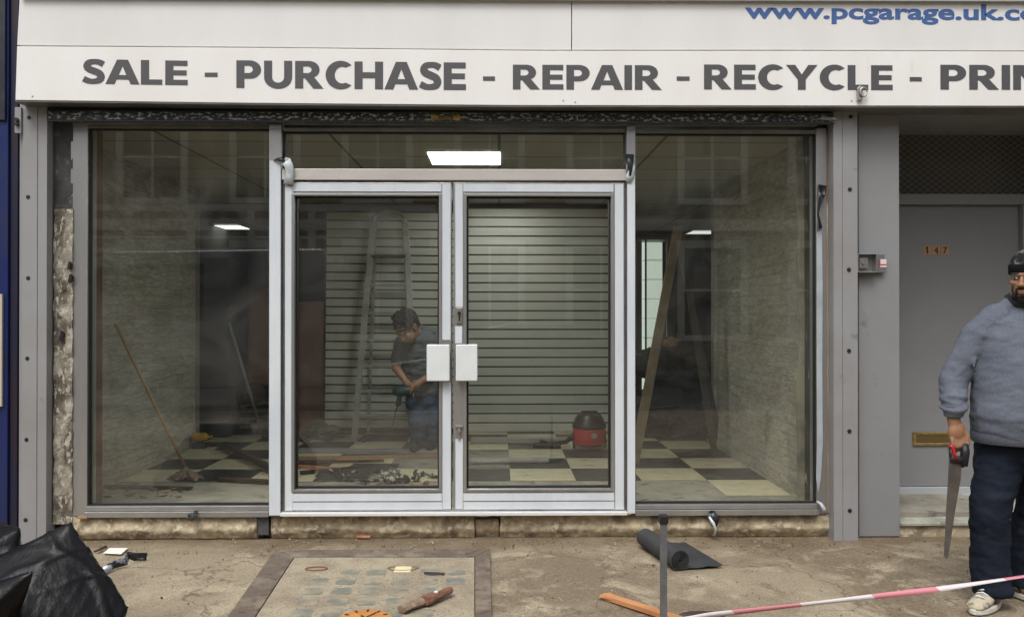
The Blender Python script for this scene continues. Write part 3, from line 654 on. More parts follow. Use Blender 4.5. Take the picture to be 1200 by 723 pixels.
# ================================================================== shop sign
YS_ = -.24
sign = thing('shop_sign', (0, YS_, Z(124, YS_)), 'white shop fascia sign with charcoal service words and a blue web address', 'sign')
def board(name, pts, m, y0=YS_, y1=-.02, bev=.002):
    bb = BM(); prism(bb, [(P(px,py,y0).x, P(px,py,y0).z) for px, py in pts], y0, y1); return obj(name, bb, m, sign, bevel=bev)
board('lower_panel', [(18,117.5),(300,121),(600,123.6),(900,124),(1330,124.5),(1330,61),(900,60),(640,60),(300,56.5),(20,54.6)], m_sign)
board('upper_panel', [(20,53.2),(300,55.3),(640,58.8),(669.4,58.8),(669.4,1),(23,-3)], m_sign2, YS_+.012)
board('upper_panel', [(670.4,58.8),(900,58.8),(1330,59.8),(1330,3),(670.4,1)], m_sign2, YS_+.012)
bb = BM(); prism(bb, [(P(px,py,YS_-.02).x, P(px,py,YS_-.02).z) for px, py in ((23,-4),(670,0.4),(1330,2.2),(1330,-8),(23,-14))], YS_-.02, -.02); obj('top_trim', bb, mat('sign_trim', (.35,.35,.34), .5), sign)
bb = BM(); prism(bb, [(P(px,py,YS_+.006).x, P(px,py,YS_+.006).z) for px, py in ((18,119.6),(300,123),(600,125.6),(900,126),(1330,126.5),(1330,124.9),(900,124.4),(600,124),(300,121.4),(18,117.9))], YS_+.006, -.03); obj('bottom_trim', bb, m_darkalu, sign)
def word(s, px0, px1, pyt, pyb, m, slope=0, bold=.022):
    y = YS_-.0005; a, c = P(px0,pyb,y), P(px1,pyt,y)
    obj('lettering', glyph_word(s, a.x, c.x, a.z, c.z, y, .002, slope), m, sign)
for s, a, c, t_, b_, sl in (('SALE',97,220,70.2,98.2,-.008), ('PURCHASE',277,546,72.3,103.3,-.008), ('REPAIR',601,775,77,105,0), ('RECYCLE',825,1046,77,105,0), ('PRINT',1102,1258,77,105.2,0)):
    word(s, a, c, t_, b_, m_txt, sl)
for a, c, yy in ((240,255,88), (566,580,92.5), (793,808,92.5), (1066,1080,93.2)):
    bb = BM(); q, w_ = P(a,yy+2.4,YS_), P(c,yy-2.4,YS_); box(bb, q.x, w_.x, YS_-.0025, YS_-.0003, q.z, w_.z); obj('lettering', bb, m_txt, sign)
y = YS_+.0115; a, c = P(873,22,y), P(1248,1.5,y)
obj('lettering', text_mesh('www.pcgarage.uk.com', a.x, c.x, a.z, P(873,2.5,y).z, y, .002, .027, True, -.004), m_blue, sign)
# rivets on the lower panel
for px, py in ((38,113),(660,118),(674,120),(998,118.5)):
    c = P(px,py,YS_); bb = BM(); ball(bb, (c.x, YS_-.001, c.z), .005, 10, 6); obj('rivet', bb, m_lock, sign)
# hasp standing on the sign edge
hp = thing('padlock_hasp', P(1009,112,YS_-.01), 'small steel hasp hanging over the lettering near the lower edge of the sign', 'hasp')
bb = BM(); prism(bb, [(P(px,py,YS_-.02).x, P(px,py,YS_-.02).z) for px, py in ((1005,118),(1011,117.5),(1011,103),(1008,100.5),(1004.5,104))], YS_-.024, YS_-.006); obj('plate', bb, m_lock, hp, bevel=.002)
bb = BM(); c = P(1012,108,YS_-.03); tube(bb, [c+Vector((.022*math.cos(a_), 0, .028*math.sin(a_))) for a_ in [math.pi*2*k/16 for k in range(17)]], .006, 8); obj('ring', bb, m_lock, hp, smooth='all')

# ================================================================== pilaster, key switch
pl = thing('grey_pilaster', (X(1030,-.03), -.03, 0), 'plain grey painted pilaster between the shutter guide and the door numbered 147', 'pilaster')
b = BM(); box(b, X(1006,-.03)+.002, X(1054,-.03), -.03, .80, 0, Z(120,-.03)); obj('panel', b, m_grey2, pl, bevel=.003)
ks = thing('key_switch', P(1022,320,-.10), 'open grey metal key switch box with a red and white label on the grey pilaster', 'key switch')
yk = -.095
b = BM(); xa, xb_, xc, z0, z1 = X(1004.5,yk)+.004, X(1028,yk), X(1039.5,yk), Z(319,yk), Z(297,yk)
for q in ((xa, xa+.006, z0, z1), (xb_-.004, xb_, z0, z1)): box(b, q[0], q[1], yk, -.032, q[2], q[3])
box(b, xa+.0061, xb_-.0041, yk, -.032, z1-.004, z1); box(b, xa+.0061, xb_-.0041, yk, -.032, z0, z0+.004); box(b, xa+.0061, xb_-.0041, -.04, -.032, z0+.0041, z1-.0041)
obj('housing', b, m_alu, ks, bevel=.001)
b = BM(); box(b, X(1009,yk), X(1019,yk), -.075, -.0405, Z(314,yk), Z(302,yk)); kk = obj('switch', b, m_lock, ks, bevel=.003)
b = BM(); lathe(b, [(.010,0),(.012,.006),(.012,.02)], (X(1013,yk), -.083, Z(308,yk)), 14, 'y'); obj('key_barrel', b, m_darkalu, kk)
b = BM(); box(b, xb_+.001, xc, -.062, -.032, z0, z1); obj('cover', b, mat('dull_steel_cover', (.17,.18,.17), .5, .4), ks, bevel=.002)
b = BM(); box(b, X(1031.5,-.063), X(1039,-.063), -.0635, -.0622, Z(312.8,-.063), Z(303.5,-.063)); lb = obj('label', b, mat('white_label', (.7,.62,.6), .5), ks)
b = BM(); box(b, X(1030.8,-.064), X(1039.3,-.064), -.0645, -.0637, Z(310.6,-.064), Z(309.2,-.064)); box(b, X(1030.6,-.064), X(1031.8,-.064), -.0645, -.0637, Z(308.8,-.064), Z(303.8,-.064)); obj('red_stripe', b, mat('red_print', (.5,.03,.03), .5), lb)

# ================================================================== door 147
YD = .74
en = thing('entrance_door', (X(1120,YD), YD, .09), 'recessed grey door numbered 147 with brass letterbox and wired glass transom', 'door')
xa, xb_ = X(1054,-.03)+.0015, X(1194,YD)
def dbox(px0, px1, py0, py1, y0, y1, bm):
    box(bm, X(px0,YD) if px0 else xa, X(px1,YD), y0, y1, Z(py1,YD), Z(py0,YD))
b = BM(); box(b, xa, xb_, YD, YD+.045, Z(571,YD), Z(240,YD)); leaf = obj('door_leaf', b, m_doorgrey, en, bevel=.003)
b = BM(); box(b, xa, xb_+.3, YD-.04, YD+.05, Z(239.6,YD), Z(227,YD)); obj('transom_bar', b, m_grey2, en, bevel=.003)
b = BM(); box(b, xa, xb_+.3, YD-.03, YD+.05, Z(157,YD), Z(100,YD)); obj('head_frame', b, m_grey2, en, bevel=.003)
b = BM(); box(b, xb_+.002, xb_+.08, YD-.05, YD+.05, .09, Z(240,YD)); obj('door_frame', b, m_grey2, en, bevel=.003)
b = BM(); box(b, xa, xb_+.3, YD-.03, YD+.0, Z(583,YD), Z(571.3,YD)); box(b, xa, xb_+.3, YD-.045, YD+.0, Z(583,YD), Z(579,YD)-.002); obj('sill', b, mat('pale_sill', (.42,.44,.45), .45), en, bevel=.003)
def wired():
    m = bpy.data.materials.new('wired_glass'); m.use_nodes = True; n = m.node_tree.nodes; L = m.node_tree.links; bb = n['Principled BSDF']
    bb.inputs['Roughness'].default_value = .12
    tc = n.new('ShaderNodeTexCoord'); sp = n.new('ShaderNodeSeparateXYZ'); L.new(tc.outputs['Object'], sp.inputs[0])
    def mth(op, a, c):
        x = n.new('ShaderNodeMath'); x.operation = op
        for i, q in enumerate((a, c)):
            if q is None: continue
            if isinstance(q, float): x.inputs[i].default_value = q
            else: L.new(q, x.inputs[i])
        return x.outputs[0]
    fs = []
    for sg in (1.0, -1.0):
        d = mth('ADD', mth('MULTIPLY', sp.outputs[0], .75*sg), sp.outputs[2]); d = mth('MULTIPLY', d, 22.0)
        fs.append(mth('LESS_THAN', mth('ABSOLUTE', mth('SUBTRACT', mth('FRACT', d, None), .5), None), .07))
    f = mth('MAXIMUM', fs[0], fs[1])
    mx = n.new('ShaderNodeMix'); mx.data_type = 'RGBA'; mx.inputs[6].default_value = (.085,.085,.08,1); mx.inputs[7].default_value = (.22,.215,.20,1)
    L.new(f, mx.inputs[0]); L.new(mx.outputs[2], bb.inputs['Base Color']); return m
b = BM(); box(b, xa, xb_+.3, YD+.005, YD+.012, Z(227,YD)-.0, Z(157,YD)); obj('wired_glass', b, wired(), en)
# digits 147 on small brass-brown tiles
m_dig = mat('number_tile', (.46,.27,.13), .5, col2=(.36,.21,.10), vs=30)
for ch, px in (('1',1086.5), ('4',1096.8), ('7',1107.3)):
    b = BM(); box(b, X(px-4.6,YD), X(px+4.6,YD), YD-.003, YD-.0003, Z(298.2,YD), Z(287,YD)); nm = obj('number_plate', b, m_dig, leaf)
    if ch == '1':
        b = BM(); box(b, X(px-.5,YD), X(px+1.0,YD), YD-.0052, YD-.0031, Z(296.6,YD), Z(288.6,YD)); prism(b, [(X(px-.55,YD), Z(288.8,YD)), (X(px-2.2,YD), Z(290.6,YD)), (X(px-2.0,YD), Z(291.6,YD)), (X(px-.55,YD), Z(290.4,YD))], YD-.0052, YD-.0031); obj('digit', b, m_black, nm); continue
    obj('digit', text_mesh(ch, X(px-(1.5 if ch=='1' else 2.4),YD), X(px+(1.3 if ch=='1' else 2.6),YD), Z(296.6,YD), Z(288.6,YD), YD-.0032, .002, .0), m_black, nm)
b = BM(); xl, xr, z0, z1 = X(1069,YD), X(1123,YD), Z(523,YD), Z(507,YD)
box(b, xl, xr, YD-.014, YD-.0005, z1-.022, z1); box(b, xl, xr, YD-.014, YD-.0005, z0, z0+.022); box(b, xl, xl+.022, YD-.014, YD-.0005, z0+.0221, z1-.0221); box(b, xr-.022, xr, YD-.014, YD-.0005, z0+.0221, z1-.0221)
lbx = obj('letterbox', b, m_brass, leaf, bevel=.003)
b = BM(); box(b, xl+.0225, xr-.0225, YD-.008, YD-.0006, z0+.0225, z1-.0225); obj('flap', b, mat('dark_brass', (.20,.15,.07), .4, .7), lbx, bevel=.001)
# side of recess (right) and soffit
rc = thing('recess_wall', (X(1300,0), .3, 0), 'grey side wall closing the right of the recessed doorway', 'wall')
b = BM(); box(b, xb_+.31, xb_+1.2, -.03, YD+.1, 0, Z(118,-.03)); obj('panel', b, m_grey2, rc)
b = BM(); box(b, xa, xb_+.3, .0, YD+.06, Z(130,0), 2.872); obj('soffit', b, m_grey2, rc)
# step with marble top
ds = thing('doorstep', (X(1130,0), .3, 0), 'low doorstep topped with mottled greenish stone in front of door 147', 'step')
m_marble = mat('mottled_marble', (.40,.40,.34), .35, 0, col2=(.22,.24,.20), vs=5, vlo=.42, vhi=.6, col3=(.55,.52,.45), vs3=9, lo3=.55, hi3=.62, bump=.06, bs=15)
b = BM(); box(b, xa, xb_+.3, -.035, YD+.05, .070, .093); obj('stone_tread', b, m_marble, ds, bevel=.004)
b = BM(); box(b, xa, xb_+.3, -.015, YD, -.02, .0698); obj('riser', b, m_render, ds)

# ================================================================== blue neighbour
nb = thing('neighbouring_shopfront', (-3.9, -.1, 0), 'dark blue painted front of the neighbouring shop at the far left', 'shopfront')
m_bl = mat('blue_gloss_paint', (.012,.023,.11), .4, 0, col2=(.008,.014,.06), vs=3, rvar=.1, bump=.08, bs=20)
yb_ = -.10
b = BM(); box(b, -6.5, X(9,yb_), yb_, .2, 0, 4.3); obj('painted_panel', b, m_bl, nb, bevel=.004)
b = BM(); box(b, X(9,yb_)+.003, X(18.5,yb_), yb_+.02, .2, 0, 4.3); obj('corner_board', b, mat('dark_navy_paint', (.009,.012,.035), .45, col2=(.02,.012,.02), vs=4), nb, bevel=.003)
b = BM(); box(b, -6.5, X(7,yb_), yb_-.02, yb_-.0025, 2.75, 4.0); obj('dark_fascia', b, mat('dark_fascia', (.012,.013,.02), .4, col2=(.03,.03,.05), vs=6), nb, bevel=.003)
b = BM(); c = P(2,395,yb_-.02); box(b, c.x-.4, c.x, yb_-.02, yb_-.0025, c.z-.45, c.z+.28); obj('poster', b, mat('pale_card', (.5,.45,.36), .6), nb)

# ================================================================== objects on the pavement
def on(px, py, z=0): return G(px, py, z)
# pavement light / old coal-hole slab
cv = thing('pavement_light', on(440,690), 'old metal framed concrete slab with rows of worn glass blocks in the pavement', 'manhole cover')
Q = [on(287,723+22), on(345,655), on(556,655), on(556,723+22)]
def lerp(a, b_, t): return a+(b_-a)*t
def quad_pt(u, v): return lerp(lerp(Q[0], Q[3], u), lerp(Q[1], Q[2], u), v)
m_castfr = mat('rusty_iron_frame', (.13,.10,.078), .8, 0, col2=(.22,.18,.135), vs=5, vlo=.45, vhi=.6, bump=.7, bs=45, col3=(.08,.055,.04), vs3=18, lo3=.55, hi3=.65)
m_cslab = mat('slab_concrete', (.37,.315,.225), .9, 0, col2=(.27,.22,.155), vs=5, bump=.6, bs=70, col3=(.16,.13,.10), vs3=70, lo3=.56, hi3=.62)
b = BM()
def flat(bm, pts, z0, z1): prism_z(bm, [(p.x, p.y) for p in pts], z0, z1)
flat(b, [Q[0], Q[3], Q[2], Q[1]], -.02, .012); obj('concrete_slab', b, m_cslab, cv, bevel=.003)
O = [on(250,723+26), on(322,647), on(574,646), on(577,723+26)]
b = BM(); z1 = .016
e = .004
flat(b, [O[1], Q[1]+Vector((-e,e,0)), Q[2]+Vector((e,e,0)), O[2]], -.02, z1); 
b2 = BM(); flat(b2, [O[0], Q[0]+Vector((-e,0,0)), Q[1]+Vector((-e,e*.5,0)), O[1]+Vector((0,-.004,0))], -.02, z1-.001); b3 = BM(); flat(b3, [Q[3]+Vector((e,0,0)), O[3], O[2]+Vector((0,-.004,0)), Q[2]+Vector((e,e*.5,0))], -.02, z1-.001)
obj('iron_frame', b, m_castfr, cv, bevel=.002); obj('iron_frame', b2, m_castfr, cv, bevel=.002); obj('iron_frame', b3, m_castfr, cv, bevel=.002)
m_gblock = mat('worn_glass_block', (.175,.178,.148), .5, 0, col2=(.33,.285,.205), vs=9, vlo=.42, vhi=.60, bump=.12, bs=30)
for r in range(6):
    for c in range(6):
        u0 = .155+c*.14; v0 = .80-r*.135; u1, v1 = u0+.096, v0-.088
        if (r, c) in ((0,0), (0,3)) : continue
        if r >= 2 and c == 5: continue
        b = BM(); pts = [quad_pt(u0, v1), quad_pt(u1, v1), quad_pt(u1, v0), quad_pt(u0, v0)]
        cen = sum(pts, Vector())/4
        poly = []
        for i, p in enumerate(pts):
            a_, n_ = pts[i-1], pts[(i+1) % 4]; poly += [lerp(p, a_, .15), lerp(p, n_, .15)]
        flat(b, poly, .002, .0134 + random.uniform(0, .0006)); obj('glass_block', b, m_gblock, cv)
cc = on(471,668.5); b = BM(); flat(b, [on(461,672.5), on(481,672.5), on(483,665.5), on(464,665.5)], .004, .016); obj('cream_block', b, mat('cream_filler', (.72,.62,.40), .6), cv, bevel=.003)
b = BM(); tube(b, [on(371,669)+Vector((.062*math.cos(a_), .035*math.sin(a_), .013)) for a_ in [math.pi*2*k/18 for k in range(19)]], .006, 6); obj('rust_ring', b, mat('rust', (.16,.08,.04), .9), cv)
b = BM(); tube(b, [on(472,668.5)+Vector((.085*math.cos(a_)*(1+.1*math.sin(5*a_)), .042*math.sin(a_), .010)) for a_ in [math.pi*2*k/20 for k in range(21)]], .008, 6); obj('mortar_ring', b, mat('dirty_mortar', (.17,.13,.08), .95, bump=.5, bs=60), cv)

# orange disc with clock marks
oc = thing('clock_face', on(427,722)+Vector((0,0,.012)), 'round orange clock face with black hour marks and hands lying on the concrete slab', 'clock face')
C0 = on(427, 725, .03); RR = .135
b = BM(); lathe(b, [(RR-.006,0),(RR,.004),(RR,.014),(RR-.008,.018)], (C0.x, C0.y, .014), 48); obj('dial', b, mat('orange_board', (.62,.26,.06), .55, col2=(.52,.20,.045), vs=20), oc, smooth=True)
b = BM()
for k in range(12):
    a_ = k*math.pi/6; d = Vector((math.cos(a_), math.sin(a_), 0)); p = Vector((C0.x, C0.y, .0335)); beam(b, p+d*RR*.72, p+d*RR*.88, .010, .002, (0,0,1))
obj('hour_mark', b, m_black, oc)
b = BM(); p = Vector((C0.x, C0.y, .036)); beam(b, p, p+Vector((.045,.075,0)), .006, .0015, (0,0,1)); beam(b, p+Vector((0,0,.002)), p+Vector((-.02,.03,.002)), .009, .0015, (0,0,1)); lathe(b, [(.01,0),(.01,.006)], (C0.x, C0.y, .0325), 12); obj('clock_hands', b, m_black, oc)

# rusty hinge / broken timber
def rock_bar(name, p0, p1, r0, r1, m, parent, seed=0, n=9, flat=.7):
    bb = BM(); p0, p1 = Vector(p0), Vector(p1); pts, rs = [], []
    for i in range(n):
        t = i/(n-1); pts.append(p0.lerp(p1, t)+Vector((0, 0, .004*noise.noise(Vector((t*5, seed, 0)))))); rs.append((r0+(r1-r0)*t)*(1+.35*noise.noise(Vector((t*6, seed, 3)))))
    tube(bb, pts, rs, 9, flat, (0,0,1)); 
    for v in bb.verts: v.co += Vector((noise.noise(v.co*40+Vector((seed,0,0))), noise.noise(v.co*40+Vector((0,seed,0))), noise.noise(v.co*40+Vector((0,0,seed)))*.6))*.006
    return obj(name, bb, m, parent)
rw = thing('broken_timber', on(500,710), 'splintered piece of old timber with a rusty metal strap on the slab', 'broken wood')
rock_bar('timber_stub', on(470,722)+Vector((0,0,.035)), on(508,708)+Vector((0,0,.04)), .028, .032, mat('weathered_splinter', (.15,.10,.065), .9, col2=(.30,.22,.15), vs=16, bump=.8, bs=40), rw, 2)
rock_bar('rusty_strap', on(497,714)+Vector((0,0,.045)), on(528,701)+Vector((0,0,.045)), .036, .022, mat('rust_strap', (.17,.075,.045), .7, col2=(.28,.14,.10), vs=14, bump=.5, bs=40), rw, 7)
b = BM(); c = on(511,709)+Vector((0,0,.068)); ball(b, c, (.012,.008,.008), 10, 8); obj('bright_nail', b, m_white, rw)
# small black loop
b = BM(); c = on(509,676)+Vector((0,0,.022)); path = [c+Vector((.058*math.cos(a_), .014*math.sin(a_)-.16*(.058*math.cos(a_)), 0)) for a_ in [math.pi*2*k/20 for k in range(21)]]; tube(b, path, .004, 6)
tag(obj('cable_clip', b, mat('dark_blue_plastic', (.02,.02,.035), .5), smooth='all'), 'small dark plastic loop lying on the glass block slab', 'clip')
def flatbit(name, pts, th, m, lab, cat, z=.004, grp=None):
    bb = BM(); flat(bb, [on(*p) for p in pts], z, z+th); return tag(obj(name, bb, m, bevel=.0008), lab, cat, grp)
flatbit('brick_chip', [(418,631),(434,631),(431,625),(417,626)], .012, mat('red_chip', (.42,.16,.09), .8, col2=(.5,.3,.2), vs=20), 'small red brick chip on the pavement in front of the doors', 'brick chip')
flatbit('white_card', [(121,649),(142,650),(150,643),(128,643)], .003, mat('white_card', (.82,.80,.72), .6), 'small white card lying flat on the pavement near the black bag', 'card')
rock_bar_o = rock_bar('wood_offcut', on(112,648)+Vector((0,0,.012)), on(124,642)+Vector((0,0,.012)), .010, .012, mat('dark_offcut', (.05,.035,.025), .8), None, 4); tag(rock_bar_o, 'short dark wood offcut beside the white card', 'offcut')
# twisted foil tape
tp = ribbon('foil_tape', [on(122,672)+Vector((0,0,.02)), on(134,667)+Vector((0,0,.03)), on(148,664)+Vector((0,0,.035)), on(150,660)+Vector((0,0,.05)), on(158,658)+Vector((0,0,.03)), on(172,656)+Vector((0,0,.022))], [.05,.045,.05,.045,.05,.045], mat('foil_tape', (.30,.31,.35), .28, .5, col2=(.03,.03,.035), vs=9, vlo=.46, vhi=.5), None, tilt=.9)
tag(tp, 'twisted strip of dark and silver tape on the pavement beside the black bag', 'tape')
# orange wood lath at the bottom edge
b = BM(); p0, p1 = on(708,701)+Vector((0,0,.016)), on(800,731)+Vector((0,0,.016)); beam(b, p0, p1, .052, .022, (0,0,1))
bmesh.ops.subdivide_edges(b, edges=b.edges[:], cuts=5, use_grid_fill=True)
for v in b.verts: 
    if (v.co-p0).length < .05: v.co += Vector((random.uniform(-.012,.012), random.uniform(-.01,.01), random.uniform(-.004,.003)))
tag(obj('timber_batten', b, mat('orange_lath', (.55,.26,.11), .65, col2=(.42,.18,.07), vs=5, stretch=(.3,1,1), bump=.2, bs=60), bevel=.001), 'orange timber batten with a splintered end lying beside the thin grey post', 'batten')
# roll of damp-proof felt with its loose tail
fr = thing('felt_roll', on(780,655), 'roll of dark grey roofing felt partly unrolled on the pavement', 'felt roll')
m_felt = mat('roofing_felt', (.028,.030,.032), .75, 0, col2=(.045,.047,.048), vs=5, bump=.35, bs=160)
A, B = on(756,640), on(797,668); ax = (B-A); Ln = ax.length; ax.normalize(); sd_ = Vector((-ax.y, ax.x, 0));  # sideways
if sd_.x < 0: sd_ = -sd_
b = BM(); RB = .058; path = []
for k in range(0, 150):
    a_ = k*.2; r_ = .010+(RB-.010)*k/149; path.append((r_*math.cos(a_+.2), RB+r_*math.sin(a_+.2)))
# finish at the bottom, then run out flat
import_end = path[-1]; ang = 149*.2+.2
k = 0
while (ang % (2*math.pi)) < 3*math.pi/2-.1 or (ang % (2*math.pi)) > 3*math.pi/2+.15:
    ang += .1; path.append((RB*math.cos(ang), RB+RB*math.sin(ang))); k += 1
    if k > 80: break
for t in range(1, 9): path.append((.055*t*.62, .004+.012*math.sin(t*.9)**2*(.3+t*.07)))
def strip(bm, prof, base, side, axis, length, th=.003, wob=0):
    rows = []
    n_ = len(prof)
    for i, (u, h) in enumerate(prof):
        du = prof[min(i+1,n_-1)][0]-prof[max(i-1,0)][0]; dh = prof[min(i+1,n_-1)][1]-prof[max(i-1,0)][1]; l_ = math.hypot(du, dh) or 1
        nu, nh = -dh/l_*th, du/l_*th; row = []
        for s_ in (0, 1):
            for (uu, hh) in ((u, h), (u+nu, h+nh)): row.append(bm.verts.new(base+side*uu+axis*(length*s_ + wob*math.sin(i*.4)*(0 if i < n_-9 else 1))+Vector((0,0,max(hh,.001)))))
        rows.append(row)
    for a_, c_ in zip(rows, rows[1:]):
        for i, j in ((0,1),(1,3),(3,2),(2,0)): bm.faces.new((a_[i], a_[j], c_[j], c_[i]))
    bm.faces.new((rows[0][0], rows[0][1], rows[0][3], rows[0][2])); bm.faces.new((rows[-1][0], rows[-1][2], rows[-1][3], rows[-1][1]))
strip(b, path, A, sd_, ax, Ln, .0035)
obj('felt_sheet', b, m_felt, fr, smooth=True)
# thin post with black cap; barrier tape
PX = -2.95
pp = P(777.5, 612, PX); b = BM(); gp = Vector((pp.x, PX, 0))
po = thing('barrier_post', gp, 'thin grey metal barrier post with a square black cap in the foreground', 'post')
b = BM(); box(b, gp.x-.0105, gp.x+.0105, PX-.0105, PX+.0105, .0, pp.z); obj('metal_rod', b, mat('galvanised_rod', (.16,.17,.18), .45, .5, col2=(.22,.23,.24), vs=20), po, bevel=.003)
b = BM(); box(b, gp.x-.014, gp.x+.014, PX-.014, PX+.014, pp.z-.004, pp.z+.026); obj('cap', b, m_black, po, bevel=.004)
b = BM(); lathe(b, [(.11,0),(.11,.012),(.03,.02),(.018,.05)], (gp.x, PX, 0), 24); obj('base', b, m_black, po)
def tape_mat():
    m = bpy.data.materials.new('barrier_tape'); m.use_nodes = True; n = m.node_tree.nodes; L = m.node_tree.links; bb = n['Principled BSDF']; bb.inputs['Roughness'].default_value = .35
    tc = n.new('ShaderNodeTexCoord'); sp = n.new('ShaderNodeSeparateXYZ'); L.new(tc.outputs['Object'], sp.inputs[0])
    a = n.new('ShaderNodeMath'); a.operation = 'MULTIPLY_ADD'; a.inputs[1].default_value = 1.9; L.new(sp.outputs[0], a.inputs[0])
    z = n.new('ShaderNodeMath'); z.operation = 'MULTIPLY'; z.inputs[1].default_value = 1.9; L.new(sp.outputs[2], z.inputs[0]); L.new(z.outputs[0], a.inputs[2])
    f = n.new('ShaderNodeMath'); f.operation = 'FRACT'; L.new(a.outputs[0], f.inputs[0]); g_ = n.new('ShaderNodeMath'); g_.operation = 'GREATER_THAN'; g_.inputs[1].default_value = .52; L.new(f.outputs[0], g_.inputs[0])
    mx = n.new('ShaderNodeMix'); mx.data_type = 'RGBA'; mx.inputs[6].default_value = (.70,.64,.64,1); mx.inputs[7].default_value = (.64,.24,.28,1); L.new(g_.outputs[0], mx.inputs[0]); L.new(mx.outputs[2], bb.inputs['Base Color']); return m
pts = [Vector((-4.3,-2.5,.04)), Vector((-3.2,-2.7,.26)), Vector((-1.8,-2.85,.33)), Vector((-.4,-2.9,.36)), P(777,729,-2.93), P(830,720.5,-2.9), P(950,707,-2.86), P(1100,690,-2.8), P(1200,675,-2.76), P(1330,655,-2.7), Vector((5.2,-2.5,.95))]
bb = BM(); fine = []
for i in range(len(pts)-1):
    for k in range(8): fine.append(pts[i].lerp(pts[i+1], k/8))
fine.append(pts[-1]); prev = None
for i, p in enumerate(fine):
    tw = .9*math.sin(i*.11)+.7; s = Vector((0, math.sin(tw), math.cos(tw)))*.0095*(1-.3*math.sin(i*.23)**2); th = Vector((0, math.cos(tw), -math.sin(tw)))*.0006
    q = [bb.verts.new(p-s-th), bb.verts.new(p+s-th), bb.verts.new(p+s+th), bb.verts.new(p-s+th)]
    if prev:
        for k in range(4): j = (k+1)%4; bb.faces.new((prev[k], prev[j], q[j], q[k]))
    prev = q
tag(obj('barrier_tape', bb, tape_mat(), smooth='all'), 'red and white barrier tape stretched low across the pavement in front of the standing man', 'barrier tape')
b = BM(); c = on(822,724); ball(b, c+Vector((0,0,.012)), (.115,.055,.016), 24, 10); tag(obj('rubber_pad', b, mat('brown_rubber', (.05,.03,.03), .5), smooth='all'), 'flat dark oval pad on the ground under the end of the barrier tape', 'pad')

# loose grit (uncountable)
random.seed(9); bb = BM()
for k in range(900):
    yy = -.05-abs(random.gauss(0, .25)) if random.random() < .5 else random.uniform(-2.2, -.1)
    xx = random.uniform(-2.9, 3.2); s = random.uniform(.002, .007)*(1.6 if random.random() < .06 else 1)
    M_ = Matrix.Translation((xx, yy, s*.3)) @ Matrix.Rotation(random.uniform(0,6), 4, 'Z') @ Matrix.Rotation(random.uniform(0,6), 4, 'X') @ Matrix.Diagonal((s, s*random.uniform(.5,1.2), s*random.uniform(.3,.8), 1))
    bmesh.ops.create_icosphere(bb, subdivisions=1, radius=1, matrix=M_)
tag(obj('grit', bb, mat('grit', (.38,.33,.25), .9, col2=(.12,.09,.06), vs=3, vlo=.48, vhi=.52), keep=True), 'loose grit and crumbs of mortar scattered over the pavement', 'grit', kind='stuff')

# black refuse sack: taut facets of plastic running up to pulled corners
def hull(bm, pts):
    vs = [bm.verts.new(p) for p in pts]
    r = bmesh.ops.convex_hull(bm, input=vs); bmesh.ops.delete(bm, geom=[g for g in r['geom_interior'] if isinstance(g, bmesh.types.BMVert)], context='VERTS')
random.seed(12)
def dome(c, rx, ry, rz, n, extra):
    t = BM(); pts = []
    for k in range(n):
        a_, e_ = random.uniform(0, 6.283), math.asin(random.uniform(0, 1)); q = random.uniform(.86, 1.04)
        pts.append(Vector((c[0]+rx*q*math.cos(a_)*math.cos(e_), c[1]+ry*q*math.sin(a_)*math.cos(e_), rz*q*math.sin(e_))))
    for k in range(10): a_ = k*.6283; pts.append(Vector((c[0]+rx*.98*math.cos(a_), c[1]+ry*.98*math.sin(a_), 0)))
    hull(t, pts+extra); return t
bb = BM()
for t in (dome((-2.26,-2.02), .58, .42, .30, 34, [P(84,610,-1.86), P(80,616,-1.80), P(152,712,-1.95)]),
          dome((-2.62,-1.90), .46, .40, .36, 26, [P(6,611,-1.74), P(26,617,-1.80), P(-60,606,-1.7)]),
          dome((-2.45,-2.25), .42, .34, .27, 22, [P(40,668,-2.3)])):
    bmesh.ops.recalc_face_normals(t, faces=t.faces); me_ = bpy.data.meshes.new('t'); t.to_mesh(me_); t.free(); bb.from_mesh(me_)
m_bag = mat('black_polythene', (.004,.004,.005), .27, 0, bump=.6, bs=13, spec=.22, bdist=.012, stretch=(1,1,.6))
bag = blob('refuse_sack', bb, m_bag, None, .013, 2)
for v in bag.data.vertices:
    q = v.co; wv = q+Vector((noise.noise(q*4), noise.noise(q*4+Vector((9,1,4))), noise.noise(q*4+Vector((2,8,5)))))*.07
    h = 0
    for dx, dy, dz, fr_, am in ((.8,.2,.6,7,.010),(-.5,.7,.5,9.3,.009),(.3,-.8,.5,13,.006),(.9,.4,-.2,19,.004)):
        t_ = (wv.x*dx+wv.y*dy+wv.z*dz)*fr_; t_ -= math.floor(t_); h += am*max(0, 1-abs(t_-.5)*7)*max(0, .2+2*noise.noise(q*3+Vector((dx,dy,fr_))))
    v.co = q + v.normal*(h+.006*noise.noise(q*7))
tag(bag, 'crumpled black plastic refuse sack on the pavement in the lower left corner', 'bin bag')
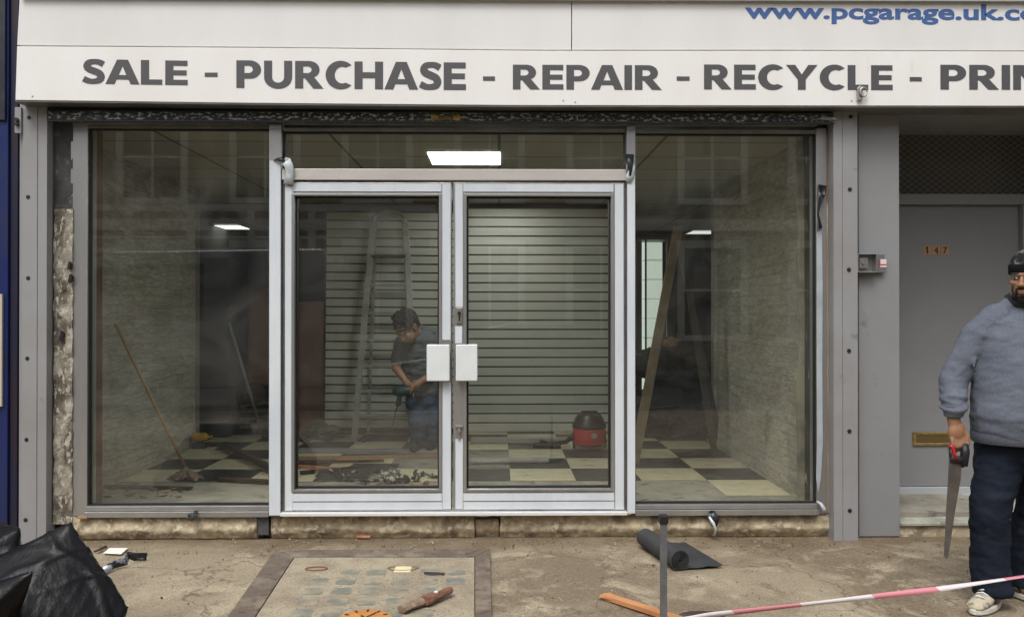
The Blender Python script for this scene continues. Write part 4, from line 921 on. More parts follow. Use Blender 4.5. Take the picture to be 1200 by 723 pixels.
# ================================================================== inside the shop
def FP(px, py): return G(px, py, FZ+.003)
m_alulad = mat('ladder_aluminium', (.42,.42,.38), .5, .1, col2=(.32,.32,.29), vs=9)
sl = thing('stepladder', P(450,510,3.6), 'tall aluminium stepladder standing against the slatted board beside the bending worker', 'stepladder')
YL = 3.45
def L_(px, py, y): return P(px, py, y)
for side, (pt, pb) in enumerate((((437,262),(415,512)), ((475,262),(489,512)))):
    b = BM(); yt = 3.75; beam(b, L_(pt[0],pt[1],yt), Vector((L_(pb[0],pb[1],YL).x, YL, FZ+.004)), .028, .065, (1,0,0)); obj('stile', b, m_alulad, sl, bevel=.003)
b = BM(); q = [L_(437,262,3.75), L_(438,255,3.77), L_(444,250,3.78), L_(456,248,3.78), L_(468,250,3.78), L_(474,255,3.77), L_(475,262,3.75)]; tube(b, q, .022, 10); obj('top_hoop', b, m_alulad, sl, smooth='all')
tt = [(.30,'p')]+[(t, 's') for t in (.135,.30,.46,.61,.76,.90)]
for t in (.155,.29,.42,.545,.665,.78,.89):
    xl, xr = lerp(L_(437,262,3.75), Vector((L_(415,512,YL).x,YL,FZ)), t), lerp(L_(475,262,3.75), Vector((L_(489,512,YL).x,YL,FZ)), t)
    b = BM(); d = .2 if t < .2 else .09; box(b, xl.x+.012, xr.x-.012, xl.y-.02, xl.y+d, xl.z-.012, xl.z+.012); obj('platform' if t < .2 else 'tread', b, m_alulad if t > .2 else mat('dark_tread', (.05,.06,.055), .6), sl, bevel=.002)
for xx in (-.17,.17):
    b = BM(); c = L_(456,252,3.76); beam(b, (c.x+xx*.9, 3.80, c.z-.05), (c.x+xx*1.5, 3.93, FZ+.004), .025, .03); obj('rear_leg', b, m_alulad, sl)

# glass cabinet lit from inside
cb = thing('display_cabinet', P(762,470,5.0), 'tall glass display cabinet with lit shelves beyond the right window', 'cabinet')
YC = 4.9; x0, x1, x2 = X(741,YC), X(757,YC), X(783,YC); z0, z1 = FZ, Z(281,YC)
m_cabw = mat('cabinet_back', (.7,.75,.7), .5); m_led2 = mat('cabinet_lamp', (.9,.9,.9), .4, emit=(.85,1,.92), es=14)
b = BM(); box(b, x1, x2, YC+.38, YC+.40, z0, z1); obj('backlit_panel', b, mat('backlit_panel', (.7,.75,.7), .5, emit=(.82,.96,.87), es=.5, col2=(.6,.68,.62), vs=3), cb)
b = BM(); box(b, x0, x1-.001, YC+.3, YC+.32, z0, z1); obj('side_panel', b, m_cabw, cb)
b = BM()
for q in (x0, x1-.01, x2-.02): box(b, q, q+.02, YC, YC+.03, z0, z1)
box(b, x0, x2, YC, YC+.4, z1+.001, z1+.04); obj('cabinet_frame', b, mat('cabinet_frame', (.22,.22,.2), .5, .4), cb)
b = BM()
for k in range(1, 7): zz = z1-k*.245; box(b, x1+.012, x2-.022, YC+.035, YC+.375, zz, zz+.006)
obj('glass_shelf', b, glass('greenish_shelf_glass', (.75,.9,.82), .08, .03), cb)
b = BM(); box(b, x1+.012, x2-.022, YC+.005, YC+.010, z0, z1-.002); obj('glass_pane', b, m_glass, cb)

# timber trestle behind the right window
tr = thing('timber_trestle', P(790,300,2.6), 'pale timber A frame trestle ladder behind the right window', 'trestle')
m_pale = mat('pale_trestle_timber', (.20,.155,.095), .75, col2=(.13,.10,.06), vs=5)
YT = 2.3; top = P(795,266,YT)
for (pb, yb2, mm, wd) in ((743, 2.0, m_pale, .085),):
    b = BM(); e = P(pb, 480, yb2); e.z = FZ+.004; tp_ = top+Vector((.0 if wd > .06 else .03, 0 if wd > .06 else .14, 0)); beam(b, e, tp_, wd, .035, (0,1,0)); obj('trestle_leg', b, mm, tr, bevel=.003)
for (pb, yb2) in ((845, 2.9), (838, 2.3)):
    b = BM(); e = P(pb, 470, yb2); e.z = FZ+.004; beam(b, e, top+Vector((.02,.04 if yb2 < 2.5 else .17,-.03)), .06, .03, (0,1,0)); obj('trestle_leg', b, mat('dark_trestle_timber', (.06,.055,.045), .8), tr, bevel=.003)

# heap of dark bags and jackets
bb = BM(); c = P(775,470,3.7)
random.seed(3)
for k in range(16):
    ball(bb, (c.x+random.uniform(-.30,.55), 3.75+random.uniform(-.15,.2), FZ+.12+(k%8)*.115), (random.uniform(.22,.34), .25, random.uniform(.14,.22)), 16, 10)
hp_ = blob('bag_heap', bb, mat('dark_cloth', (.012,.012,.013), .8), None, .02, 4, .03, .1); tag(hp_, 'pile of black sacks and coats heaped behind the trestle in the right window', 'heap of sacks')
bb = BM(); c = P(789,402,3.6); ball(bb, c, (.12,.1,.06), 16, 10); ball(bb, c+Vector((.1,0,-.03)), (.1,.1,.04), 16, 10)
tag(blob('tan_cloth', bb, mat('tan_cloth', (.22,.14,.06), .85), None, .012, 2, .02, .05), 'crumpled tan cloth lying on top of the pile of black sacks', 'cloth')
bt = P(788,512,2.9); x = bt.x; y_ = FP(788,508).y
tb = thing('orange_tool_case', (x, y_, FZ), 'upright dark orange plastic tool case on the floor of the right window side', 'tool case')
b = BM(); box(b, x-.1, x+.1, y_, y_+.16, FZ+.004, FZ+.27); obj('case', b, mat('orange_case', (.30,.09,.03), .5), tb, bevel=.015)
b = BM(); box(b, x-.02, x+.045, y_-.004, y_-.0005, FZ+.2, FZ+.235); obj('label', b, m_white, tb)
b = BM(); tube(b, [(x-.05,y_+.08,FZ+.27),(x-.04,y_+.08,FZ+.31),(x+.04,y_+.08,FZ+.31),(x+.05,y_+.08,FZ+.27)], .01, 8); obj('handle', b, m_black, tb)

# vacuum cleaner
c = FP(692,527); c.y += .12
vc = thing('vacuum_cleaner', c, 'round red and black canister vacuum cleaner on the tiled floor behind the right door', 'vacuum cleaner')
b = BM(); lathe(b, [(.13,.03),(.17,.05),(.175,.10),(.165,.19),(.16,.205)], (c.x, c.y, FZ), 32); obj('tub', b, mat('red_plastic', (.42,.02,.015), .35), vc, smooth=True)
b = BM(); lathe(b, [(.165,.206),(.172,.215),(.17,.25),(.15,.275),(.145,.30),(.12,.34),(.07,.355)], (c.x, c.y, FZ), 32); obj('lid', b, mat('black_plastic', (.012,.012,.013), .35), vc, smooth=True)
b = BM(); tube(b, [(c.x-.1,c.y,FZ+.33),(c.x-.07,c.y,FZ+.368),(c.x+.07,c.y,FZ+.368),(c.x+.1,c.y,FZ+.33)], .012, 8); obj('handle', b, m_black, vc, smooth='all')
for s in (-1, 1):
    b = BM(); lathe(b, [(.05,-.012),(.055,0),(.05,.012)], (c.x+s*.155, c.y-.02, FZ+.055), 18, 'x'); obj('wheel', b, m_black, vc)
b = BM(); lathe(b, [(.028,-.03),(.032,0)], (c.x+.03, c.y-.165, FZ+.15), 16, 'y'); obj('hose_port', b, m_alu, vc)
b = BM(); c2 = FP(645,524)
tube(b, [Vector((c.x-.15,c.y-.05,FZ+.15)), Vector((c.x-.22,c.y-.05,FZ+.09)), c2+Vector((.16,.02,.05)), c2+Vector((.0,.0,.035)), c2+Vector((-.1,.06,.05))], .024, 10); obj('hose', b, m_black, vc, smooth='all')
b = BM(); prism_z(b, [(c2.x-.18,c2.y-.05),(c2.x+.1,c2.y-.08),(c2.x+.1,c2.y+.06),(c2.x-.16,c2.y+.08)], FZ+.004, FZ+.045); obj('floor_head', b, m_black, vc, bevel=.01)

# broom at left
bf = FP(218,563)
br = thing('broom', bf, 'long wooden handled mop leaning on the stone wall inside the left window', 'mop')
tp_ = P(135,379,1.05); tp_.x = max(tp_.x, XL+.02)
b = BM(); tube(b, [bf+Vector((-.02,.05,.09)), tp_], .0125, 10); obj('handle', b, mat('broom_handle', (.38,.24,.12), .6), br, smooth='all')
bb = BM()
for k in range(26):
    a_ = random.uniform(0, 6.28); rr = random.uniform(.03,.12); capsule(bb, bf+Vector((-.01,.04,.09)), bf+Vector((rr*math.cos(a_)*1.2, rr*math.sin(a_)*.7, .015)), .014, .012)
blob('mop_head', bb, mat('dirty_mop', (.13,.10,.07), .95, col2=(.25,.2,.15), vs=20), br, .008, 1, .008, .03)

# cordless drill standing
df = FP(237,527)
dr = thing('cordless_drill', df, 'yellow and black cordless drill lying on a board inside the left window', 'drill')
zt = P(237,512,df.y).z
b = BM(); lathe(b, [(.03,-.10),(.042,-.08),(.045,.03),(.03,.05),(.016,.06),(.016,.10)][::1], (df.x, df.y, zt), 14, 'x'); obj('motor_body', b, mat('yellow_plastic', (.50,.30,.03), .4), dr)
b = BM(); beam(b, (df.x-.02,df.y,zt-.02), (df.x-.03,df.y,FZ+.07), .035, .05); obj('grip', b, m_black, dr, bevel=.01)
b = BM(); box(b, df.x-.09, df.x+.04, df.y-.04, df.y+.04, FZ+.02, FZ+.075); obj('battery', b, m_black, dr, bevel=.008)
b = BM(); box(b, df.x-.14, df.x+.12, df.y-.09, df.y+.09, FZ+.003, FZ+.019); tag(obj('board_offcut', b, mat('pale_board', (.45,.42,.33), .7)), 'pale board offcut under the cordless drill', 'board')

# leaning pole, dark cabinets left
p0, p1 = FP(308,512), P(268,378,3.3)
b = BM(); tube(b, [p0, p1], .018, 10); tag(obj('leaning_pole', b, mat('grey_pole', (.22,.21,.19), .6), smooth='all'), 'pale pole leaning in the dark behind the left window', 'pole')
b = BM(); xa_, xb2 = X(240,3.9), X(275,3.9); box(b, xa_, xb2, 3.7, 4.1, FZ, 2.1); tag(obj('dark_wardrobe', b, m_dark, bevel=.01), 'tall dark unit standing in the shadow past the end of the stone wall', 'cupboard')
b = BM(); x3, x4 = X(276,3.5), X(322,3.5); prism(b, [(x3,.7),(x3+.02,1.6),(x3+.1,1.75),(x4,1.8),(x4,.75),(x3+.2,.68)], 3.9, 4.2)
tag(obj('chair_back', b, mat('brown_leatherette', (.22,.12,.08), .5), bevel=.03), 'dark brown upholstered panel standing behind the leaning pole', 'panel')
b = BM(); box(b, X(350,3.8), X(376,3.8), 3.8, 4.1, FZ, 1.62); tag(obj('brown_cupboard', b, mat('red_brown_veneer', (.20,.10,.07), .5, col2=(.14,.07,.05), vs=5, stretch=(1,1,.2)), bevel=.006), 'narrow red brown cupboard standing left of the slatted board behind the left door', 'cupboard')
pe = FP(330,545)
def plank(p0, p1, w, h, m, lab, name='plank', z=.012):
    b = BM(); beam(b, p0+Vector((0,0,z)), p1+Vector((0,0,z)), w, h, (0,0,1)); return tag(obj(name, b, m, bevel=.002), lab, 'plank', 'planks and boards lying on the shop floor')
plank(FP(262,526), FP(318,556), .05, .05, mat('dark_plank', (.06,.035,.025), .7), 'dark brown timber slanting across the checked floor in the left window', z=.05)
plank(FP(258,563), FP(330,567), .06, .03, m_oldwood, 'dark strip of timber on the bare floor at the right end of the left window')
plank(FP(345,529.5), FP(520,530.5), .17, .03, mat('kerb_reflection_grey', (.26,.26,.25), .6), 'long grey board standing in for the kerb mirrored in the left door')  # board put in to imitate the kerb's reflection in the door glass
plank(FP(350,538), FP(512,536), .04, .03, m_wood, 'thin reddish timber strip behind the rubble in the left door')
plank(FP(345,548), FP(400,552), .05, .03, mat('orange_plank', (.40,.17,.08), .6), 'short orange timber strip at the lower left of the left door glass')
plank(FP(352,556), FP(430,549), .05, .035, m_black, 'black strip lying on the cream tile inside the left door')
plank(FP(345,543), FP(450,541), .05, .02, m_oldwood, 'dark brown strip between the red timber and the rubble')
plank(FP(552,541), FP(642,540), .20, .02, mat('plasterboard', (.42,.40,.34), .8, col2=(.3,.28,.24), vs=6), 'pale plasterboard sheet on the floor behind the right door')
plank(FP(552,519), FP(665,519), .10, .05, mat('pale_skirting', (.34,.33,.29), .7), 'pale skirting length below the slatted board behind the right door', z=.03)
plank(FP(110,571), FP(225,573), .05, .015, m_oldwood, 'thin brown strip along the bare floor beneath the left window')
plank(FP(185,578), FP(200,576), .03, .01, m_wood, 'small pale splinter of wood near the left window sill')
# rubble and scrap heap behind the left door
random.seed(21)
bb = BM()
for k in range(60):
    c = FP(random.gauss(445,32), random.uniform(556,567)); s = random.uniform(.012,.045)
    M_ = Matrix.Translation(c+Vector((0,0,random.uniform(.0,.05)))) @ Matrix.Rotation(random.uniform(0,6), 4, 'Z') @ Matrix.Rotation(random.uniform(0,6), 4, 'X') @ Matrix.Diagonal((s*1.6, s, s*.3, 1))
    bmesh.ops.create_icosphere(bb, subdivisions=1, radius=1, matrix=M_)
tag(obj('scrap_heap', bb, mat('scrap', (.035,.04,.04), .5, col2=(.45,.42,.35), vs=14, vlo=.54, vhi=.58), keep=True), 'heap of torn black film, cut trim and plaster scraps inside the left door', 'rubble', kind='stuff')
b = BM(); flat(b, [FP(388,561), FP(452,561), FP(468,545), FP(415,545)], FZ+.004, FZ+.02); tag(obj('black_sheet', b, mat('black_sheet', (.018,.02,.02), .5)), 'flat black sheet under the scrap heap behind the left door', 'sheet')
bb = BM()
for k in range(40):
    c = FP(random.uniform(112,215), random.uniform(571,583)); s = random.uniform(.006,.02)
    M_ = Matrix.Translation(c+Vector((0,0,s*.3))) @ Matrix.Rotation(random.uniform(0,6), 4, 'Z') @ Matrix.Diagonal((s*1.7, s, s*.5, 1))
    bmesh.ops.create_icosphere(bb, subdivisions=1, radius=1, matrix=M_)
tag(obj('debris', bb, mat('debris', (.28,.22,.15), .9, col2=(.1,.07,.05), vs=6), keep=True), 'crumbs of plaster and wood on the bare floor inside the left window', 'debris', kind='stuff')
# cable coil and tools at far left of left door
bb = BM()
for k in range(5):
    c = FP(372,517)+Vector((k*.02,.0,.02+.012*k)); tube(bb, [c+Vector(((.16+.02*k)*math.cos(a_), .1*math.sin(a_), .02*math.sin(3*a_+k))) for a_ in [2*math.pi*q/20 for q in range(21)]], .009, 6)
tag(obj('cable_coil', bb, m_black, smooth='all'), 'loose coil of black cable on the floor at the foot of the slatted boards', 'cable coil')
bb = BM(); c = FP(375,512); ball(bb, c+Vector((-.05,.1,.09)), (.12,.08,.09), 16, 10); ball(bb, c+Vector((.1,.1,.06)), (.1,.08,.06), 16, 10)
tag(blob('grey_sack', bb, mat('grey_sack', (.13,.125,.11), .85), None, .012, 2, .02, .06), 'small grey sack beside the coil of cable', 'sack')
for k, (px, py, lab) in enumerate(((372,505,''),)):
    b = BM(); c = FP(390,510); box(b, c.x-.16, c.x+.16, c.y+.25, c.y+.33, FZ+.003, FZ+.16); tag(obj('pale_box', b, mat('pale_box', (.40,.38,.30), .7), bevel=.004), 'pale low box in front of the slatted board beside the ladder foot', 'box')

# ================================================================== people
def sk(name, base, c2): 
    return mat(name, base, .5, 0, col2=c2, vs=14, bump=.12, bs=260, bdist=.002)
m_skin = sk('brown_skin', (.30,.155,.085), (.24,.115,.062)); m_skin2 = sk('tan_skin', (.42,.23,.15), (.36,.18,.11))
def finger(bb, p, dirs, lens, r):
    p = Vector(p)
    for i, (d, l) in enumerate(zip(dirs, lens)):
        q = p+Vector(d).normalized()*l; capsule(bb, p, q, r*(1-.1*i), r*(1-.1*(i+1))); p = q
def head(bb, c, yaw, tilt=0.0, s=1.0):
    """head centre c; returns transform H mapping head space (face looks along -y) to the world"""
    H = Matrix.Translation(Vector(c)) @ Matrix.Rotation(yaw, 4, 'Z') @ Matrix.Rotation(tilt, 4, 'X') @ Matrix.Scale(s, 4)
    def hb(p, r, rx=0): 
        M_ = H @ Matrix.Translation(Vector(p)) @ Matrix.Rotation(rx, 4, 'X') @ Matrix.Diagonal((*r, 1)); bmesh.ops.create_uvsphere(bb, u_segments=28, v_segments=18, radius=1, matrix=M_)
    hb((0,.012,.025), (.076,.096,.092)); hb((0,-.018,-.035), (.064,.075,.08)); hb((0,-.045,-.088), (.034,.034,.026))   # skull, jaw, chin
    hb((.0,-.083,.026), (.052,.014,.012)); hb((-.03,-.080,.030), (.024,.013,.007)); hb((.03,-.080,.030), (.024,.013,.007))  # brow
    hb((0,-.092,-.008), (.0105,.016,.030), -.32); hb((0,-.107,-.024), (.014,.013,.011)); hb((-.013,-.098,-.027), (.009,.010,.008)); hb((.013,-.098,-.027), (.009,.010,.008)) # nose
    hb((-.043,-.066,-.012), (.022,.022,.018)); hb((.043,-.066,-.012), (.022,.022,.018))                                # cheeks
    hb((0,-.090,-.052), (.026,.011,.0065)); hb((0,-.089,-.062), (.022,.011,.007))                                      # lips
    for sg in (-1, 1): hb((sg*.078,.012,-.005), (.010,.020,.032)); hb((sg*.084,.016,.006), (.006,.017,.02))             # ears
    return H

def man_front():
    D = Vector((0, -1.38, 0)); base = P(1203, 600, D.y); X0 = base.x
    def W(x, y, z): return Vector((X0+x, D.y+y, z))
    bm_ = BM()
    H = head(bm_, W(0,-.03,1.668), R(-52), R(3), 1.05)
    capsule(bm_, W(0,.02,1.60), W(0,.03,1.44), .062, .075)
    loft(bm_, [(W(0,.03,1.48),.12,.08), (W(0,.03,1.42),.21,.11), (W(0,.02,1.25),.20,.14), (W(0,.0,1.02),.20,.16), (W(0,.02,.88),.19,.14), (W(0,.03,.80),.16,.12)])
    Sh, El, Wr = W(-.25,.03,1.39), W(-.352,.05,1.15), W(-.392,-.03,.955)
    capsule(bm_, Sh+Vector((.03,0,-.03)), El, .056, .046); capsule(bm_, El, Wr, .046, .032)
    Sh2, El2, Wr2 = W(.24,.03,1.425), W(.36,.08,1.16), W(.33,-.06,.93); capsule(bm_, Sh2+Vector((-.03,0,-.03)), El2, .056, .046); capsule(bm_, El2, Wr2, .046, .03)
    for hx, kx, ax_, yy in ((-.115,-.185,-.185,-.01), (.115,.10,.055,.16)):
        capsule(bm_, W(hx,.03,.86), W(kx,yy*.6-.01,.50), .095, .062); capsule(bm_, W(kx,yy*.6-.01,.50), W(ax_,yy,.10), .060, .042)
    # right hand closed round the saw handle: palm + thumb + four curled fingers
    hc = Wr
    bmesh.ops.create_uvsphere(bm_, u_segments=20, v_segments=14, radius=1, matrix=Matrix.Translation(hc+Vector((.008,-.012,-.062))) @ Matrix.Rotation(R(12), 4, 'Y') @ Matrix.Diagonal((.044,.030,.058,1)))
    capsule(bm_, Wr, hc+Vector((.003,-.006,-.04)), .032, .030)
    for k, (dx, l) in enumerate(((-.027,.044), (-.009,.050), (.010,.047), (.028,.039))):
        st_ = hc+Vector((dx+.004, -.026, -.098+abs(k-1)*.004))
        finger(bm_, st_, [(0,-.35,-1), (.1,.55,-.8), (.1,.95,.25)], [l*.75, l*.6, l*.45], .0112)
    finger(bm_, hc+Vector((.038,-.018,-.040)), [(.35,-.3,-1), (.0,-.25,-1)], [.046,.038], .0125)
    # left hand relaxed
    h2 = Wr2; bmesh.ops.create_uvsphere(bm_, u_segments=20, v_segments=14, radius=1, matrix=Matrix.Translation(h2+Vector((0,-.01,-.06))) @ Matrix.Diagonal((.02,.038,.052,1)))
    for k, l in enumerate((.038,.044,.041,.032)):
        finger(bm_, h2+Vector((0,-.038+k*.021,-.095)), [(-.1,-.1,-1), (-.3,0,-1), (-.6,.1,-.8)], [l, l*.7, l*.5], .009)
    finger(bm_, h2+Vector((-.005,-.04,-.04)), [(-.2,-.7,-.8), (-.2,-.3,-1)], [.04,.03], .011)
    body = blob('person', bm_, m_skin, None, .0045, 3, keep=True)
    tag(body, 'man in grey sweatshirt, dark jeans and black beanie standing with a handsaw outside', 'person')
    # sweatshirt
    s = BM()
    loft(s, [(W(.005,.03,1.525),.078,.07), (W(.005,.03,1.495),.14,.10), (W(0,.03,1.45),.225,.125), (W(0,.03,1.38),.262,.15), (W(0,.015,1.25),.262,.175), (W(0,-.005,1.10),.272,.19), (W(0,-.015,.97),.283,.20), (W(0,-.01,.885),.272,.195), (W(0,0,.852),.262,.19)], 36)
    capsule(s, Sh+Vector((.012,0,-.015)), El, .080, .070); capsule(s, El, Wr+Vector((0,0,.055)), .070, .054)
    capsule(s, W(-.13,.03,1.475), Sh+Vector((.02,0,-.01)), .075, .082)
    capsule(s, W(-.055,.04,1.535), Sh+Vector((.03,0,.0)), .050, .075); capsule(s, W(.055,.04,1.535), Sh2+Vector((-.03,0,.0)), .050, .075)
    capsule(s, W(.13,.03,1.475), Sh2+Vector((-.02,0,-.01)), .075, .082)
    capsule(s, Sh2, El2, .080, .070); capsule(s, El2, Wr2+Vector((0,0,.04)), .072, .056)
    # sleeve folds near the cuff
    for k in range(5):
        t = .35+.14*k; c = El.lerp(Wr+Vector((0,0,.05)), t); tube(s, [c+Vector((.060*math.cos(a_), .060*math.sin(a_), .016*math.sin(a_+k*1.7))) for a_ in [2*math.pi*q/16 for q in range(17)]], .010, 8)
    m_sw = bpy.data.materials.new('grey_marl'); 
    m_sweat = mat('grey_marl_knit', (.098,.112,.145), .95, 0, col2=(.125,.14,.172), vs=5, bump=.5, bs=260, col3=(.175,.19,.225), vs3=200, lo3=.5, hi3=.66, spec=.1, bdist=.003)
    # drag folds from the armpit and above the hem
    for p_, q_, r_ in (((-.27,-.07,.96),(-.12,-.20,.93),.013), ((-.30,-.02,1.28),(-.37,-.02,1.17),.013), ((-.27,.0,1.33),(-.30,-.06,1.22),.013)):
        m_ = (Vector(p_)+Vector(q_))/2+Vector((0,-.006,-.01)); tube(s, [W(*p_)+Vector((0,.006,0)), W(*m_)+Vector((0,.005,0)), W(*q_)+Vector((0,.008,0))], [r_*.5, r_, r_*.5], 8)
    sw = blob('sweatshirt', s, m_sweat, body, .007, 7, .006, .13, disp2=.001, d2s=.03)
    b2 = BM(); tube(b2, [W(.0+.066*math.cos(a_), .022+.068*math.sin(a_), 1.562+.022*math.sin(a_)) for a_ in [2*math.pi*q/24 for q in range(25)]], .021, 10); obj('collar', b2, mat('dark_collar', (.02,.021,.024), .9), body, smooth='all')
    b2 = BM(); c = Wr+Vector((0,0,.05)); loft(b2, [(c+Vector((0,0,-.035)),.043,.042), (c+Vector((0,0,-.03)),.046,.045), (c+Vector((0,0,.02)),.050,.049)]); obj('cuff', b2, m_sweat, body, smooth=True)
    b2 = BM(); loft(b2, [(W(0,0,.835),.262,.190), (W(0,0,.845),.270,.197), (W(0,-.003,.885),.275,.199), (W(0,-.005,.895),.27,.195)], 40); obj('hem', b2, m_sweat, body, smooth=True)
    # jeans
    j = BM()
    loft(j, [(W(0,.02,.90),.22,.16), (W(0,.02,.82),.235,.17), (W(0,.03,.74),.21,.15)], 32)
    for hx, kx, ax_, yy in ((-.12,-.195,-.185,-.01), (.125,.11,.055,.16)):
        loft(j, [(W(hx,.03,.82),.118,.138), (W(hx*.95+kx*.05,.02,.74),.118,.125), (W((hx+kx)/2,.01+yy*.3,.62),.108,.11), (W(kx,yy*.6,.48),.094,.10), (W((kx+ax_)/2,yy*.8+.01,.30),.090,.098), (W(ax_,yy+.01,.14),.092,.10), (W(ax_,yy,.085),.094,.105), (W(ax_,yy,.06),.085,.10)], 26)
    m_jean = mat('dark_denim', (.010,.013,.022), .9, 0, col2=(.018,.023,.036), vs=4, bump=.45, bs=300, col3=(.04,.045,.055), vs3=7, lo3=.62, hi3=.75, spec=.1, bdist=.002)
    blob('jeans', j, m_jean, body, .008, 5, .008, .12, disp2=.0015, d2s=.04)
    # beanie
    hat = BM()
    def hb(bmx, p, r): bmesh.ops.create_uvsphere(bmx, u_segments=32, v_segments=20, radius=1, matrix=H @ Matrix.Translation(Vector(p)) @ Matrix.Rotation(R(-8), 4, 'X') @ Matrix.Diagonal((*r, 1)))
    hb(hat, (0,.022,.062), (.089,.108,.088))
    bmesh.ops.bisect_plane(hat, geom=hat.verts[:]+hat.edges[:]+hat.faces[:], plane_co=H @ Vector((0,0,.034)), plane_no=(H.to_3x3() @ Vector((0,-.12,1))).normalized(), clear_inner=True)
    bmesh.ops.holes_fill(hat, edges=hat.edges[:])
    hatm = mat('patterned_knit', (.02,.021,.023), .95, 0, col2=(.20,.205,.22), vs=16, vlo=.48, vhi=.58, bump=.5, bs=180, spec=.1)
    obj('beanie', hat, hatm, body, smooth='all')
    br_ = BM()
    rg = [[H @ Vector((.092*k2*math.cos(a_), .022+.112*k2*math.sin(a_), zz+.006*math.sin(a_)-.0)) for a_ in [2*math.pi*q/32 for q in range(32)]] for k2, zz in ((.985,.028),(1.03,.033),(1.03,.072),(.97,.082))]
    vv = [[br_.verts.new(p) for p in r] for r in rg]
    for a_, c_ in zip(vv, vv[1:]):
        for q in range(32): q2 = (q+1)%32; br_.faces.new((a_[q], a_[q2], c_[q2], c_[q]))
    br_.faces.new(vv[0][::-1]); br_.faces.new(vv[-1]); obj('beanie_brim', br_, mat('black_knit', (.010,.010,.011), .95, bump=.6, bs=200, spec=.1), body, smooth='all')
    # beard shell
    bd = BM()
    def eb(p, r): bmesh.ops.create_uvsphere(bd, u_segments=24, v_segments=16, radius=1, matrix=H @ Matrix.Translation(Vector(p)) @ Matrix.Diagonal((*r, 1)))
    eb((0,-.049,-.092), (.036,.037,.026)); eb((-.040,-.03,-.075), (.028,.045,.028)); eb((.040,-.03,-.075), (.028,.045,.028)); eb((-.064,-.005,-.04), (.012,.028,.045)); eb((.064,-.005,-.04), (.012,.028,.045))
    eb((0,-.094,-.0415), (.027,.011,.0055)); eb((-.027,-.084,-.056), (.006,.012,.018)); eb((.027,-.084,-.056), (.006,.012,.018)); eb((0,-.088,-.076), (.014,.008,.008))
    blob('beard', bd, mat('black_stubble', (.022,.016,.013), .95, bump=.7, bs=300), body, .004, 2)
    for sg in (-1, 1):
        e = BM(); bmesh.ops.create_uvsphere(e, u_segments=16, v_segments=10, radius=1, matrix=H @ Matrix.Translation(Vector((sg*.031,-.082,.010))) @ Matrix.Diagonal((.0135,.008,.0062,1))); ob = obj('eye', e, mat('eye_white', (.55,.52,.48), .25), body, smooth='all')
        e = BM(); bmesh.ops.create_uvsphere(e, u_segments=12, v_segments=8, radius=1, matrix=H @ Matrix.Translation(Vector((sg*.031-.002,-.0885,.010))) @ Matrix.Diagonal((.0058,.003,.0056,1))); obj('iris', e, m_black, ob, smooth='all')
        e = BM(); bmesh.ops.create_uvsphere(e, u_segments=14, v_segments=8, radius=1, matrix=H @ Matrix.Translation(Vector((sg*.031,-.0945,.032))) @ Matrix.Diagonal((.021,.004,.0042,1))); obj('eyebrow', e, m_black, body, smooth='all')
    # shoes
    def shoe(c, ang):
        M_ = Matrix.Translation(c) @ Matrix.Rotation(ang, 4, 'Z')
        def mk(rings, name, mm, par, vox=.005, sm=2):
            bb = BM(); out = []
            for (yy, w_, z0_, z1_) in rings:
                out.append([bb.verts.new(M_ @ Vector((w_*math.cos(t_), yy, (z0_+z1_)/2+(z1_-z0_)/2*math.sin(t_)))) for t_ in [2*math.pi*q/18 for q in range(18)]])
            for a_, c_ in zip(out, out[1:]):
                for q in range(18): q2 = (q+1)%18; bb.faces.new((a_[q], a_[q2], c_[q2], c_[q]))
            bb.faces.new(out[0]); bb.faces.new(out[-1][::-1]); return obj(name, bb, mm, par, smooth='all')
        up = mk([(.105,.018,.03,.08),(.09,.036,.02,.115),(.04,.042,.02,.125),(-.02,.044,.02,.105),(-.08,.048,.018,.082),(-.13,.049,.018,.066),(-.165,.042,.018,.055),(-.185,.022,.02,.042)], 'shoe', mat('cream_canvas', (.46,.41,.30), .8, col2=(.20,.17,.13), vs=26, vlo=.5, vhi=.6, bump=.3, bs=150), body)
        bb = BM(); pts_ = [(.036*math.cos(t_) if False else 0, 0) for t_ in (0,)]
        out_ = []
        for t_ in [2*math.pi*q/32 for q in range(32)]:
            yy = -.04+.152*math.sin(t_); wd = .052*math.cos(t_)*(1-.18*(math.sin(t_)))
            p = M_ @ Vector((wd, yy, 0)); out_.append((p.x, p.y))
        prism_z(bb, out_, .0, .028); obj('sole', bb, mat('white_rubber', (.62,.6,.54), .6, col2=(.45,.42,.36), vs=20), up, bevel=.006)
        bb = BM()
        for k in range(5):
            y_ = -.115+k*.028; z_ = .073+k*.0105; tube(bb, [M_ @ Vector((-.028, y_, z_-.004)), M_ @ Vector((0, y_-.006*(-1)**k, z_+.007)), M_ @ Vector((.028, y_+.008, z_-.004))], .0038, 6)
        tube(bb, [M_ @ Vector(q) for q in ((.0,.0,.12),(-.03,-.01,.125),(-.045,-.02,.10))], .003, 6); obj('laces', bb, m_white, up, smooth='all')
        bb = BM()
        for sg in (-1, 1): 
            tube(bb, [M_ @ Vector(q) for q in ((sg*.049,-.06,.04),(sg*.047,-.02,.075),(sg*.043,.02,.1))], .003, 6)
        obj('shoe_trim', bb, m_black, up, smooth='all')
    shoe(W(-.205,-.02,.0), R(-52)); shoe(W(.055,.16,.0), R(14))
    # handsaw
    a0, a1 = P(1124,525,D.y-.07), P(1107.5,655,D.y-.09); a0 = Vector((a0.x, D.y-.055, a0.z))
    saw = thing('handsaw', a0, 'handsaw with a red and black handle held point down by the man in the sweatshirt', 'saw')
